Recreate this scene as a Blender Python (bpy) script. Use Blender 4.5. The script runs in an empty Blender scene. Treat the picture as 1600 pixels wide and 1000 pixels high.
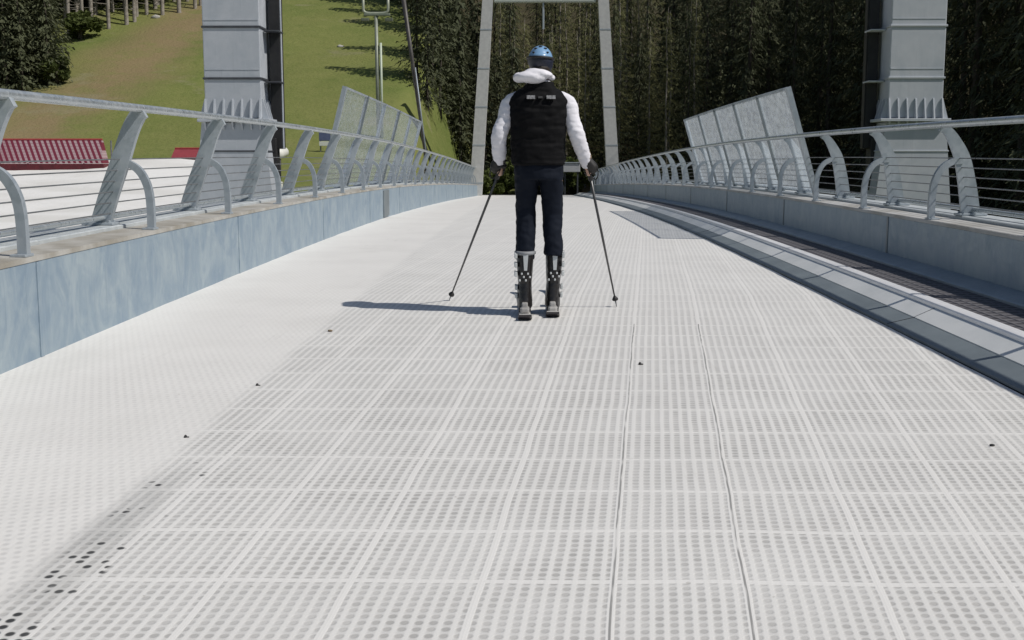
import bpy, bmesh, math, random
import numpy as np
from mathutils import Vector, Matrix, Euler, noise as mnoise

SC = bpy.context.scene
COL = SC.collection
rad = math.radians

# ------------------------------------------------------------------ camera
F = 1850.0                       # focal length in photo pixels (photo 1600 x 1000)
VX, VY = 830.0, 250.0            # where the bridge axis meets the horizon
PITCH = math.atan((500 - VY) / F)
YAW = math.atan((VX - 800) / F * math.cos(PITCH))
EYE = Vector((0, 0, 1.15))
cam_d = bpy.data.cameras.new("camera")
cam_d.sensor_width = 36.0
cam_d.lens = F / 1600 * 36
cam_d.clip_start = 0.1
cam_d.clip_end = 2000
cam = bpy.data.objects.new("camera", cam_d)
COL.objects.link(cam)
cam.location = EYE
cam.rotation_euler = (math.pi / 2 - PITCH, 0, YAW)
SC.camera = cam
R = Euler((math.pi / 2 - PITCH, 0, YAW)).to_matrix()

# ------------------------------------------------------------------ light
SUN_DIR = Vector((0.605, -0.235, 0.77)).normalized()      # towards the sun
world = bpy.data.worlds.new("World")
SC.world = world
world.use_nodes = True
wn = world.node_tree
sky = wn.nodes.new("ShaderNodeTexSky")
sky.sky_type = 'NISHITA'
sky.sun_disc = False
sky.sun_elevation = math.asin(SUN_DIR.z)
sky.sun_rotation = math.atan2(SUN_DIR.x, SUN_DIR.y)
bg = wn.nodes["Background"]
bg.inputs[1].default_value = 0.062
wn.links.new(sky.outputs[0], bg.inputs[0])
sun_d = bpy.data.lights.new("sun", 'SUN')
sun_d.energy = 3.5
sun_d.angle = rad(0.53)
sun_d.color = (1.0, 0.955, 0.89)
sun = bpy.data.objects.new("sun", sun_d)
COL.objects.link(sun)
sun.location = (20, -10, 40)
sun.rotation_euler = (-SUN_DIR).to_track_quat('-Z', 'Y').to_euler()
SC.view_settings.view_transform = 'Standard'
SC.view_settings.look = 'None'
SC.view_settings.exposure = 0.0
SC.view_settings.gamma = 1.0
SC.view_settings.use_curve_mapping = False


# ------------------------------------------------------------------ pixel helpers (photo measurements -> places)
def ray(px, py):
    return R @ Vector(((px - 800) / F, (500 - py) / F, -1.0))


def WD(px, py, D):               # point at camera depth D
    return EYE + ray(px, py) * D


def WY(px, py, Y):               # point on the upright plane at distance Y
    d = ray(px, py)
    return EYE + d * (Y / d.y)


# ------------------------------------------------------------------ deck profile
def ybase(q):
    if q >= 0.25:
        return 216 + 360 * q + 6.8 / q
    return float(np.interp(q, [0.05, 0.08, 0.09, 0.10, 0.12, 0.15, 0.20, 0.25],
                           [303, 303.6, 304.6, 305.8, 308.5, 312.5, 322, 333.2]))


_py, _pz = [], []
for D in np.concatenate([np.linspace(2.3, 24, 60), np.linspace(25, 74, 60)]):
    p = WD(VX, ybase(5.9 / D), D)
    _py.append(p.y)
    _pz.append(p.z)
_gy = np.linspace(min(_py), max(_py), 400)
_gz = np.interp(_gy, _py, _pz)
_k = np.ones(31) / 31
_pad = np.concatenate([_gz[0] + (np.arange(-15, 0)) * (_gz[1] - _gz[0]), _gz,
                       _gz[-1] + np.arange(1, 16) * (_gz[-1] - _gz[-2])])
_gz = np.convolve(_pad, _k, 'valid')
S0 = (_gz[5] - _gz[0]) / (_gy[5] - _gy[0])


def deckz(Y):
    if Y < _gy[0]:
        return float(_gz[0] + S0 * (Y - _gy[0]))
    return float(np.interp(Y, _gy, _gz))


Y0, Y1 = -7.0, 64.0               # the bridge's extent
XL, XK, XR = -2.63, 2.25, 3.18    # left parapet face, conveyor kerb, right parapet face


# ------------------------------------------------------------------ tagging and mesh building
def tag(o, label=None, cat=None, group=None, kind=None):
    if label: o['label'] = label
    if cat: o['category'] = cat
    if group: o['group'] = group
    if kind: o['kind'] = kind
    return o


ORG = {}


def empty(name, loc, label, cat, group=None):
    o = bpy.data.objects.new(name, None)
    o.empty_display_size = 0.2
    COL.objects.link(o)
    o.location = loc
    ORG[o] = Vector(loc)
    tag(o, label, cat, group)
    return o


def link_mesh(name, me, mats, parent=None, loc=None):
    o = bpy.data.objects.new(name, me)
    COL.objects.link(o)
    if not isinstance(mats, (list, tuple)): mats = [mats]
    for m in mats: me.materials.append(m)
    if parent is not None:
        o.parent = parent
        ORG[o] = ORG.get(parent, Vector((0, 0, 0)))
    elif loc is not None:
        o.location = loc
        ORG[o] = Vector(loc)
    return o


class MB:
    def __init__(self):
        self.v, self.f, self.mi, self.uv = [], [], [], None
        self.cur = 0

    def add(self, vs, fs):
        n = len(self.v)
        self.v += [Vector(p) for p in vs]
        self.f += [tuple(i + n for i in q) for q in fs]
        self.mi += [self.cur] * len(fs)
        return self

    def box(self, c, s, rot=None):
        c = Vector(c)
        h = Vector(s) / 2
        vs = []
        for x in (-1, 1):
            for y in (-1, 1):
                for z in (-1, 1):
                    p = Vector((x * h.x, y * h.y, z * h.z))
                    if rot is not None: p = rot @ p
                    vs.append(c + p)
        return self.add(vs, [(0, 1, 3, 2), (4, 6, 7, 5), (0, 4, 5, 1), (2, 3, 7, 6), (0, 2, 6, 4), (1, 5, 7, 3)])

    def bbox(self, c, s, b=0.01, rot=None):
        bm = bmesh.new()
        bmesh.ops.create_cube(bm, size=1)
        bmesh.ops.scale(bm, vec=Vector(s), verts=bm.verts)
        bmesh.ops.bevel(bm, geom=list(bm.edges), offset=b, segments=2, affect='EDGES', profile=0.5)
        bm.verts.ensure_lookup_table()
        c = Vector(c)
        vs = [c + (rot @ v.co if rot is not None else v.co) for v in bm.verts]
        fs = [tuple(v.index for v in f.verts) for f in bm.faces]
        bm.free()
        return self.add(vs, fs)

    def tube(self, pts, r, n=8, cap=True, flat=None):
        pts = [Vector(p) for p in pts]
        rs = r if isinstance(r, (list, tuple)) else [r] * len(pts)
        vs, fs = [], []
        up = None
        for i, p in enumerate(pts):
            t = (pts[min(i + 1, len(pts) - 1)] - pts[max(i - 1, 0)]).normalized()
            if up is None:
                a = Vector((0, 0, 1)) if abs(t.z) < 0.9 else Vector((1, 0, 0))
                up = (a - t * a.dot(t)).normalized()
            else:
                up = (up - t * up.dot(t)).normalized()
            w = t.cross(up)
            for k in range(n):
                a = 2 * math.pi * k / n
                vs.append(p + (up * math.cos(a) + w * math.sin(a)) * rs[i])
        for i in range(len(pts) - 1):
            for k in range(n):
                a, b = i * n + k, i * n + (k + 1) % n
                fs.append((a, b, b + n, a + n))
        if cap:
            fs.append(tuple(reversed(range(n))))
            fs.append(tuple(range((len(pts) - 1) * n, len(pts) * n)))
        return self.add(vs, fs)

    def rings(self, rs, cap=True):           # loft a list of equal-length rings
        n = len(rs[0])
        vs = [p for r_ in rs for p in r_]
        fs = []
        for i in range(len(rs) - 1):
            for k in range(n):
                a, b = i * n + k, i * n + (k + 1) % n
                fs.append((a, b, b + n, a + n))
        if cap:
            fs.append(tuple(reversed(range(n))))
            fs.append(tuple(range((len(rs) - 1) * n, len(rs) * n)))
        return self.add(vs, fs)

    def plate(self, ol, ax, t):              # closed outline (list of 3-D points) thickened by t along ax
        ax = Vector(ax).normalized() * (t / 2)
        a = [Vector(p) - ax for p in ol]
        b = [Vector(p) + ax for p in ol]
        n = len(ol)
        fs = [tuple(reversed(range(n))), tuple(range(n, 2 * n))]
        fs += [(k, (k + 1) % n, n + (k + 1) % n, n + k) for k in range(n)]
        return self.add(a + b, fs)

    def ell(self, c, r, nu=16, nv=10, rot=None):
        c = Vector(c)
        vs, fs = [], []
        for j in range(nv + 1):
            th = math.pi * j / nv
            for k in range(nu):
                ph = 2 * math.pi * k / nu
                p = Vector((r[0] * math.sin(th) * math.cos(ph), r[1] * math.sin(th) * math.sin(ph), r[2] * math.cos(th)))
                if rot is not None: p = rot @ p
                vs.append(c + p)
        for j in range(nv):
            for k in range(nu):
                a, b = j * nu + k, j * nu + (k + 1) % nu
                fs.append((a, a + nu, b + nu, b))
        return self.add(vs, fs)

    def extrude_y(self, prof, ys, zf, closed=True):   # prof: list of (X, H); swept along the deck curve
        n = len(prof)
        vs = [Vector((x, y, zf(y) + h)) for y in ys for (x, h) in prof]
        fs = []
        m = n if closed else n - 1
        for i in range(len(ys) - 1):
            for k in range(m):
                a, b = i * n + k, i * n + (k + 1) % n
                fs.append((a, a + n, b + n, b))
        if closed:
            fs.append(tuple(range(n)))
            fs.append(tuple(reversed(range((len(ys) - 1) * n, len(ys) * n))))
        return self.add(vs, fs)

    def mesh(self, name, off=Vector((0, 0, 0)), smooth=False, fixn=True):
        me = bpy.data.meshes.new(name)
        me.from_pydata([tuple(p - off) for p in self.v], [], self.f)
        me.polygons.foreach_set("material_index", self.mi)
        if fixn:
            bm = bmesh.new()
            bm.from_mesh(me)
            bmesh.ops.recalc_face_normals(bm, faces=bm.faces)
            bm.to_mesh(me)
            bm.free()
        if smooth:
            me.polygons.foreach_set("use_smooth", [True] * len(me.polygons))
        me.update()
        return me

    def build(self, name, mats, parent=None, smooth=False, loc=None, fixn=True):
        off = ORG.get(parent, Vector((0, 0, 0))) if parent is not None else (Vector(loc) if loc is not None else Vector((0, 0, 0)))
        return link_mesh(name, self.mesh(name, off, smooth, fixn), mats, parent, loc)


def copy_tree(o, parent=None, loc=None):
    c = o.copy()
    COL.objects.link(c)
    if parent is not None: c.parent = parent
    if loc is not None: c.location = loc
    for ch in list(o.children):
        copy_tree(ch, c)
    return c


# ------------------------------------------------------------------ materials
class E:                                  # tiny node-expression helper
    def __init__(self, nt, s): self.nt, self.s = nt, s

    def _op(self, op, o=None, o2=None):
        n = self.nt.nodes.new("ShaderNodeMath")
        n.operation = op
        for i, x in enumerate((self, o, o2)):
            if x is None: continue
            if isinstance(x, E): self.nt.links.new(x.s, n.inputs[i])
            else: n.inputs[i].default_value = x
        return E(self.nt, n.outputs[0])

    def __add__(s, o): return s._op('ADD', o)
    def __sub__(s, o): return s._op('SUBTRACT', o)
    def __mul__(s, o): return s._op('MULTIPLY', o)
    def __truediv__(s, o): return s._op('DIVIDE', o)
    def fract(s): return s._op('FRACT')
    def floor(s): return s._op('FLOOR')
    def abs(s): return s._op('ABSOLUTE')
    def sqrt(s): return s._op('SQRT')
    def sin(s): return s._op('SINE')
    def gt(s, o): return s._op('GREATER_THAN', o)
    def lt(s, o): return s._op('LESS_THAN', o)
    def max(s, o): return s._op('MAXIMUM', o)
    def min(s, o): return s._op('MINIMUM', o)
    def one_minus(s): return (s * -1.0) + 1.0

    def step(s, a, b):                    # smooth ramp 0..1 between a and b
        n = s.nt.nodes.new("ShaderNodeMapRange")
        n.interpolation_type = 'SMOOTHSTEP'
        s.nt.links.new(s.s, n.inputs[0])
        n.inputs[1].default_value = a
        n.inputs[2].default_value = b
        return E(s.nt, n.outputs[0])


class Mat:
    def __init__(self, name, rough=0.6, metal=0.0, spec=0.5):
        self.m = bpy.data.materials.new(name)
        self.m.use_nodes = True
        self.nt = self.m.node_tree
        self.b = self.nt.nodes["Principled BSDF"]
        self.b.inputs["Roughness"].default_value = rough
        self.b.inputs["Metallic"].default_value = metal
        self.b.inputs["Specular IOR Level"].default_value = spec

    def coord(self, which="Object"):
        n = self.nt.nodes.new("ShaderNodeTexCoord")
        return n.outputs[which]

    def geo(self, which="Position"):
        n = self.nt.nodes.new("ShaderNodeNewGeometry")
        return n.outputs[which]

    def sep(self, v):
        n = self.nt.nodes.new("ShaderNodeSeparateXYZ")
        self.nt.links.new(v, n.inputs[0])
        return [E(self.nt, n.outputs[i]) for i in range(3)]

    def comb(self, x, y, z=0.0):
        n = self.nt.nodes.new("ShaderNodeCombineXYZ")
        for i, a in enumerate((x, y, z)):
            if isinstance(a, E): self.nt.links.new(a.s, n.inputs[i])
            else: n.inputs[i].default_value = a
        return n.outputs[0]

    def mapping(self, v, scale):
        n = self.nt.nodes.new("ShaderNodeMapping")
        self.nt.links.new(v, n.inputs[0])
        n.inputs["Scale"].default_value = scale
        return n.outputs[0]

    def noise(self, v, scale, detail=4, rough=0.6, dist=0.0):
        n = self.nt.nodes.new("ShaderNodeTexNoise")
        if v is not None: self.nt.links.new(v, n.inputs["Vector"])
        n.inputs["Scale"].default_value = scale
        n.inputs["Detail"].default_value = detail
        n.inputs["Roughness"].default_value = rough
        n.inputs["Distortion"].default_value = dist
        return E(self.nt, n.outputs[0])

    def white(self, v):
        n = self.nt.nodes.new("ShaderNodeTexWhiteNoise")
        self.nt.links.new(v, n.inputs["Vector"])
        return E(self.nt, n.outputs["Value"])

    def voronoi(self, v, scale):
        n = self.nt.nodes.new("ShaderNodeTexVoronoi")
        self.nt.links.new(v, n.inputs["Vector"])
        n.inputs["Scale"].default_value = scale
        return n

    def mix(self, fac, a, b):
        n = self.nt.nodes.new("ShaderNodeMix")
        n.data_type = 'RGBA'
        if isinstance(fac, E): self.nt.links.new(fac.s, n.inputs[0])
        else: n.inputs[0].default_value = fac
        for i, c in ((6, a), (7, b)):
            if isinstance(c, (tuple, list)): n.inputs[i].default_value = (*c[:3], 1)
            else: self.nt.links.new(c, n.inputs[i])
        return n.outputs[2]

    def scale_col(self, c, e):
        n = self.nt.nodes.new("ShaderNodeVectorMath")
        n.operation = 'SCALE'
        if isinstance(c, (tuple, list)): n.inputs[0].default_value = c[:3]
        else: self.nt.links.new(c, n.inputs[0])
        self.nt.links.new(e.s, n.inputs["Scale"])
        return n.outputs[0]

    def color(self, c):
        if isinstance(c, (tuple, list)): self.b.inputs["Base Color"].default_value = (*c[:3], 1)
        else: self.nt.links.new(c, self.b.inputs["Base Color"])
        return self

    def bump(self, e, strength=0.5, dist=0.01):
        n = self.nt.nodes.new("ShaderNodeBump")
        n.inputs["Strength"].default_value = strength
        n.inputs["Distance"].default_value = dist
        self.nt.links.new(e.s, n.inputs["Height"])
        self.nt.links.new(n.outputs[0], self.b.inputs["Normal"])
        return self

    def rough(self, e):
        self.nt.links.new(e.s, self.b.inputs["Roughness"])
        return self


def simple(name, c1, c2=None, rough=0.6, metal=0.0, scale=6.0, bump=0.0, bdist=0.01, detail=5, spec=0.5):
    m = Mat(name, rough, metal, spec)
    v = m.coord("Object")
    n = m.noise(v, scale, detail)
    c2 = c2 or tuple(x * 0.7 for x in c1)
    m.color(m.mix(n.step(0.3, 0.7), c1, c2))
    if bump: m.bump(m.noise(v, scale * 6, 4), bump, bdist)
    return m.m


def galvanised(name, c1, c2, rough=0.42, metal=0.55, scale=2.2, vs=30):
    m = Mat(name, rough, metal)
    v = m.coord("Object")
    big = m.noise(m.mapping(v, (1, 1, 0.7)), scale, 6, 0.65, 1.2)
    vor = m.voronoi(v, vs)
    sp = m.sep(vor.outputs["Color"])[0]
    fac = (big.step(0.3, 0.72) * 0.75) + (sp * 0.25)
    streak = m.noise(m.mapping(v, (9, 9, 0.35)), 3.0, 4).step(0.55, 0.8)
    col = m.mix(fac, c1, c2)
    col = m.mix(streak * 0.2, col, tuple(min(1, x * 1.3) for x in c2))
    drip = m.noise(m.mapping(v, (14, 14, 0.5)), 1.3, 5, 0.7).step(0.56, 0.70) * m.noise(v, 0.8, 3).step(0.4, 0.65)
    col = m.mix(drip * 0.30, col, tuple(x * 0.62 for x in c1))
    m.color(col)
    m.rough((sp * 0.22) + (big * 0.25) + (rough - 0.2))
    return m.m


M = {}
M['galv'] = galvanised("galvanised steel", (0.29, 0.335, 0.375), (0.44, 0.48, 0.51), 0.45, 0.3)
M['galv_panel'] = galvanised("galvanised blue-grey sheet", (0.185, 0.26, 0.34), (0.345, 0.41, 0.445), 0.5, 0.1, 3.0, 26)
M['steel_pylon'] = galvanised("painted grey steel", (0.40, 0.435, 0.475), (0.49, 0.515, 0.55), 0.5, 0.0, 0.9, 8)
M['white_metal'] = simple("brushed aluminium", (0.88, 0.88, 0.89), (0.80, 0.80, 0.82), 0.3, 0.1, 3)
M['grey_metal'] = simple("grey aluminium", (0.70, 0.71, 0.70), (0.58, 0.60, 0.60), 0.5, 0.0, 2)
M['slate'] = simple("slate grey sheet", (0.19, 0.22, 0.235), (0.145, 0.17, 0.185), 0.5, 0.05, 2)
M['joint'] = simple("dark joint", (0.07, 0.08, 0.09), (0.05, 0.05, 0.06), 0.6, 0.2)
M['black'] = simple("black rubber", (0.012, 0.012, 0.014), (0.02, 0.02, 0.02), 0.6)
M['coping'] = simple("stained concrete coping", (0.44, 0.43, 0.40), (0.27, 0.25, 0.21), 0.85, 0, 3.0, 0.4, 0.004)
M['coping_pale'] = simple('pale worn coping', (0.52, 0.52, 0.51), (0.36, 0.35, 0.32), 0.8, 0, 1.6, 0.3, 0.004)
M['channel'] = galvanised('pale zinc channel', (0.46, 0.50, 0.52), (0.60, 0.63, 0.64), 0.45, 0.15, 2.0, 20)
M['girder'] = simple("bridge steel", (0.25, 0.27, 0.29), (0.18, 0.19, 0.2), 0.6, 0.2)
M['wire'] = simple("steel wire", (0.16, 0.17, 0.18), (0.26, 0.27, 0.28), 0.4, 0.5)
M['rail'] = galvanised("galvanised tube", (0.42, 0.47, 0.50), (0.58, 0.61, 0.62), 0.34, 0.6, 5, 40)

# --- conveyor belt
m = Mat("rubber belt", 0.75)
v = m.geo()
x, y, z = m.sep(v)
u1 = ((x - 2.65) / 0.071).fract()
v1 = (y / 0.11).fract()
pad = (u1.step(0.10, 0.2) * u1.step(0.95, 0.85)) * (v1.step(0.12, 0.25) * v1.step(0.75, 0.62))
nn = m.noise(v, 14, 4)
m.color(m.mix(pad * 0.85, m.mix(nn, (0.10, 0.095, 0.105), (0.15, 0.145, 0.155)), (0.035, 0.034, 0.038)))
m.bump(pad.one_minus(), 0.6, 0.006)
M['belt'] = m.m

# --- white plastic ski mats: panels with rows of holes, laid a little skew to the bridge
m = Mat("white plastic ski mat", 0.5, 0, 0.4)
v = m.geo()
x, y, z = m.sep(v)
yc = y.min(9.0)
wx = (m.noise(v, 1.7, 3, 0.5) - 0.5) * 0.016
wy = (m.noise(m.mapping(v, (1.3, 1.0, 1)), 1.1, 3, 0.5) - 0.5) * 0.05
x0, y0 = x, y
x = x + wx
y = y + wy
u = (x - 0.255 - (y - 3.375) * 0.0975) / ((yc - 3.375) * 0.0153 + 0.348)
w = (y - 3.375) / 0.405
ut, wt = u.fract(), w.fract()
uh = (((ut - 0.5) * 0.965 + 0.5) * 10.0)
wh = (((wt - 0.5) * 0.965 + 0.5) * 11.0)
du, dw = uh.fract() - 0.5, wh.fract() - 0.5
dist = (du * du * 1.15 + dw * dw * 1.0).sqrt()
hole = dist.step(0.43, 0.22)
groove = du.abs().step(0.42, 0.18)
eu = (ut - 0.5).abs()
ew = (wt - 0.5).abs()
border_u = eu.step(0.462, 0.478)
border_w = ew.step(0.458, 0.474)
inside = border_u.one_minus() * border_w.one_minus()
x, y = x0, y0
# left strip, finer and flatter plates laid along the bridge
lx = ((x * 0.94 + y * 0.34) / 0.036).fract() - 0.5
ly = ((y * 0.94 - x * 0.34) / 0.042).fract() - 0.5
hole2 = ((lx * lx + ly * ly).sqrt()).step(0.42, 0.12)
strip = (x + (m.noise(v, 1.2, 3) - 0.5) * 0.06 + (m.noise(v, 40, 2) - 0.5) * 0.05).step(-1.25, -1.36)
tile_r = m.white(m.comb(u.floor(), w.floor()))
wear = m.noise(v, 1.3, 5, 0.6).step(0.35, 0.7)
hole_r = m.white(m.comb(u.floor() * 10.0 + uh.floor(), w.floor() * 11.0 + wh.floor()))
fine = m.noise(v, 60, 3)
base = m.mix(tile_r * 0.30 + wear * 0.30, (0.78, 0.767, 0.737), (0.68, 0.667, 0.64))
base = m.mix(fine * 0.18, base, (0.60, 0.60, 0.57))
hcol = m.mix(hole_r, (0.47, 0.455, 0.43), (0.31, 0.302, 0.285))
clog = m.noise(v, 2.6, 4, 0.6).step(0.32, 0.66)
main = m.mix(groove * inside * (y.step(13.0, 6.0) * 0.22 + 0.12), base, (0.45, 0.445, 0.43))
far = y.step(10.0, 4.0) * 0.66 + 0.34
main = m.mix(hole * inside * (clog * 0.48 + 0.18) * far, main, hcol)
main = m.mix((border_u * 0.5).max(border_w * 0.32), main, (0.79, 0.775, 0.745))
seam_line = eu.step(0.487, 0.495)
dark_seam = seam_line * (u + 0.5).floor().gt(-0.5) * (u + 0.5).floor().lt(1.5) * y.lt(7.5) * (m.noise(m.comb(u.floor(), y), 2.5, 2).step(0.40, 0.52) * 0.75 + 0.25)
main = m.mix(dark_seam * 0.7, main, (0.10, 0.10, 0.095))
left = m.mix(hole2 * (m.noise(v, 1.1, 3).step(0.30, 0.65) * 0.24 + 0.10) * y.step(10.0, 4.0), m.mix(wear * 0.5, (0.775, 0.76, 0.728), (0.68, 0.665, 0.635)), (0.42, 0.41, 0.40))
col = m.mix(strip, main, left)
# open, dirt-dark holes along the joint of the two kinds of plate
edge = (x.step(-1.31, -1.27) * x.step(-1.10, -1.14)) * y.step(4.35, 3.9) * strip.one_minus()
openh = edge * hole * m.noise(v, 5.5, 3, 0.6).step(0.50, 0.56) * hole_r.gt(0.45)
grim = (x.step(-1.36, -1.28) * x.step(-1.10, -1.22)) * y.step(4.6, 3.6) * m.noise(m.mapping(v, (3, 0.8, 1)), 1.6, 4).step(0.35, 0.65)
col = m.mix(grim * 0.38, col, (0.26, 0.26, 0.25))
col = m.mix(openh * 0.95, col, (0.03, 0.03, 0.03))
stain = m.noise(m.mapping(v, (1.0, 0.3, 1)), 0.9, 5, 0.65).step(0.58, 0.8)
col = m.mix(stain * 0.28, col, (0.50, 0.49, 0.45))
sc_ = m.noise(m.mapping(v, (7.0, 0.35, 1)), 2.2, 5, 0.7).step(0.60, 0.74)
col = m.mix(sc_ * 0.20, col, (0.44, 0.43, 0.40))
spk = m.noise(v, 26, 2, 0.5).step(0.74, 0.80)
col = m.mix(spk * 0.35, col, (0.25, 0.23, 0.19))
m.color(col)
hgt = (hole * inside * strip.one_minus()).one_minus() + (border_u.max(border_w) * 0.25) + (hole2 * strip * -0.4)
m.bump(hgt + groove * -0.25, 0.28, 0.004)
M['mat'] = m.m

# --- frosted glass
m = Mat("mottled safety glass", 0.35, 0, 0.6)
v = m.geo()
nz = m.noise(v, 11.0, 5, 0.75)
nb = m.noise(v, 1.8, 3, 0.5)
vc = m.sep(m.voronoi(v, 13).outputs['Color'])[0]
m.color(m.mix(nz.step(0.42, 0.62) * 0.55 + vc * 0.45, m.mix(nb.step(0.35, 0.65), (0.36, 0.47, 0.70), (0.62, 0.69, 0.76)), (0.95, 0.96, 0.96)))
tr = m.nt.nodes.new("ShaderNodeBsdfTransparent")
tr.inputs[0].default_value = (0.97, 0.98, 0.99, 1)
tl = m.nt.nodes.new("ShaderNodeBsdfTranslucent")
tl.inputs[0].default_value = (0.85, 0.92, 0.98, 1)
mx = m.nt.nodes.new("ShaderNodeMixShader")
mx2 = m.nt.nodes.new("ShaderNodeMixShader")
out = m.nt.nodes["Material Output"]
mx.inputs[0].default_value = 0.55
m.nt.links.new(m.b.outputs[0], mx.inputs[1])
m.nt.links.new(tl.outputs[0], mx.inputs[2])
fac = nz.step(0.3, 0.7) * -0.18 + 0.84
m.nt.links.new(fac.s, mx2.inputs[0])
m.nt.links.new(mx.outputs[0], mx2.inputs[1])
m.nt.links.new(tr.outputs[0], mx2.inputs[2])
m.nt.links.new(mx2.outputs[0], out.inputs[0])
M['glass'] = m.m


def leafy(name, c1, c2, c3, trans=0.25):
    m = Mat(name, 0.75, 0, 0.2)
    isl = E(m.nt, m.geo("Random Per Island"))
    oi = m.nt.nodes.new("ShaderNodeObjectInfo")
    rnd = E(m.nt, oi.outputs["Random"])
    cl = m.noise(m.coord("Object"), 0.9, 3).step(0.35, 0.65)
    c = m.mix(isl, c1, c2)
    c = m.mix(cl * 0.5, c, c3)
    c = m.mix(rnd * 0.6, c, tuple(x * 1.35 for x in c2))
    m.color(c)
    tl = m.nt.nodes.new("ShaderNodeBsdfTranslucent")
    m.nt.links.new(c, tl.inputs[0])
    mx = m.nt.nodes.new("ShaderNodeMixShader")
    mx.inputs[0].default_value = trans
    m.nt.links.new(m.b.outputs[0], mx.inputs[1])
    m.nt.links.new(tl.outputs[0], mx.inputs[2])
    m.nt.links.new(mx.outputs[0], m.nt.nodes["Material Output"].inputs[0])
    return m.m


M['needle'] = leafy("spruce needles", (0.058, 0.068, 0.038), (0.090, 0.100, 0.054), (0.040, 0.046, 0.027))
M['larch'] = leafy("larch needles", (0.135, 0.145, 0.065), (0.19, 0.19, 0.09), (0.105, 0.11, 0.055), .45)
M['leaf'] = leafy("broad leaves", (0.045, 0.065, 0.018), (0.085, 0.105, 0.03), (0.028, 0.042, 0.014), 0.3)
M['bark'] = simple("grey brown bark", (0.085, 0.072, 0.058), (0.045, 0.038, 0.03), 0.9, 0, 5, 0.6, 0.02)
M['bark_pale'] = simple("pale bark", (0.34, 0.31, 0.27), (0.18, 0.16, 0.13), 0.9, 0, 4, 0.6, 0.02)


# ------------------------------------------------------------------ terrain
def sstep(a, b, t):
    t = min(1, max(0, (t - a) / (b - a)))
    return t * t * (3 - 2 * t)


def softp(t, k):
    t /= k
    return k * (t if t > 20 else math.log1p(math.exp(t)))


ZEND = deckz(Y1)


def ground(X, Y):
    hl = max(-3.6, 0.95 + 0.085 * (Y - 50)) + 0.27 * softp(Y - 53, 3.0)
    va = -4.2 + (4.2 + ZEND - 0.25) * sstep(48, Y1 - 1, Y) + 0.33 * softp(Y - 73, 2.5)
    t = sstep(-6.5, -3.6, X)
    z = hl * (1 - t) + va * t + 0.25 * softp(X - 15, 2.0)
    z += 0.25 * softp(-X - 34, 3.0)
    n = mnoise.noise(Vector((X * 0.11, Y * 0.11, 0.3))) * 0.35 + mnoise.noise(Vector((X * 0.4, Y * 0.4, 5.3))) * 0.10
    n *= sstep(50, 60, Y) * (1 - 0.9 * sstep(-7, -3, X) * (1 - sstep(66, 72, Y)))
    return z + n


def hit(px, py):
    d = ray(px, py)
    t = 12.0
    while t < 220:
        p = EYE + d * t
        if p.z < ground(p.x, p.y): return p
        t += 0.15
    return EYE + d * 220


gx = np.concatenate([np.linspace(-260, -62, 18), np.linspace(-60, 40, 150), np.linspace(44, 260, 18)])
gy = np.concatenate([np.linspace(-200, 4, 18), np.linspace(6, 110, 160), np.linspace(114, 330, 24)])
g = MB()
nx = len(gx)
g.v = [Vector((float(a), float(b), ground(float(a), float(b)))) for b in gy for a in gx]
g.f = [(j * nx + i, j * nx + i + 1, (j + 1) * nx + i + 1, (j + 1) * nx + i)
       for j in range(len(gy) - 1) for i in range(nx - 1)]
g.mi = [0] * len(g.f)
m = Mat("mountain meadow", 0.9, 0, 0.15)
v = m.geo()
x, y, z = m.sep(v)
n1 = m.noise(v, 0.12, 5, 0.6)
n2 = m.noise(v, 0.9, 6, 0.7)
n3 = m.noise(v, 5.0, 4, 0.6)
grass = m.mix(n1.step(0.35, 0.65), (0.132, 0.165, 0.045), (0.180, 0.192, 0.062))
n4 = m.noise(m.mapping(v, (1.0, 0.55, 1)), 1.7, 6, 0.75, 0.4)
grass = m.mix(n2.step(0.40, 0.70) * 0.5, grass, (0.215, 0.220, 0.078))
grass = m.mix(n4.step(0.52, 0.70) * 0.40, grass, (0.085, 0.120, 0.028))
grass = m.mix(n3.step(0.3, 0.75) * 0.30, grass, (0.125, 0.160, 0.034))
# worn earth track running diagonally up the slope
pa, pb = hit(95, 168), hit(335, 8)
dx, dy = pb.x - pa.x, pb.y - pa.y
L = math.hypot(dx, dy)
nxn, nyn = -dy / L, dx / L
wob = (m.noise(v, 0.25, 4, 0.6) - 0.5) * 5.0
dd = (x - pa.x) * nxn + (y - pa.y) * nyn + wob
track = dd.abs().step(4.4, 0.6) * (m.noise(v, 0.5, 5, 0.7).step(0.28, 0.58) * 0.65 + 0.35)
soil = m.mix(n2, (0.27, 0.20, 0.115), (0.20, 0.155, 0.08))
grass = m.mix(track * 0.9, grass, soil)
# pale scrapes higher on the slope
scr = m.noise(m.mapping(v, (0.35, 0.5, 0.5)), 0.55, 6, 0.7).step(0.57, 0.66)
grass = m.mix(scr * 0.5, grass, (0.24, 0.22, 0.13))
# forest floor
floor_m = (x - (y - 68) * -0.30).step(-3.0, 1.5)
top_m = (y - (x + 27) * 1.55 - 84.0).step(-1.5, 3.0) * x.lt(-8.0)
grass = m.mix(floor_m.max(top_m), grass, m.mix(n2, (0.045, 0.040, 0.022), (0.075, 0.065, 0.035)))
m.color(grass)
m.bump(n3, 0.6, 0.12)
tag(g.build("ground", m.m, smooth=True, fixn=False), kind='structure')

# white run-out beside the bridge
def white_top(X):
    return 49.0 + 0.9 * math.sin(X * 0.55) + 0.6 * math.sin(X * 1.3 + 1)


def white_right(Y):
    return float(np.interp(Y, [4, 30, 34, 42, 50], [-3.7, -4.6, -6.2, -9.8, -13.6]))


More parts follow.
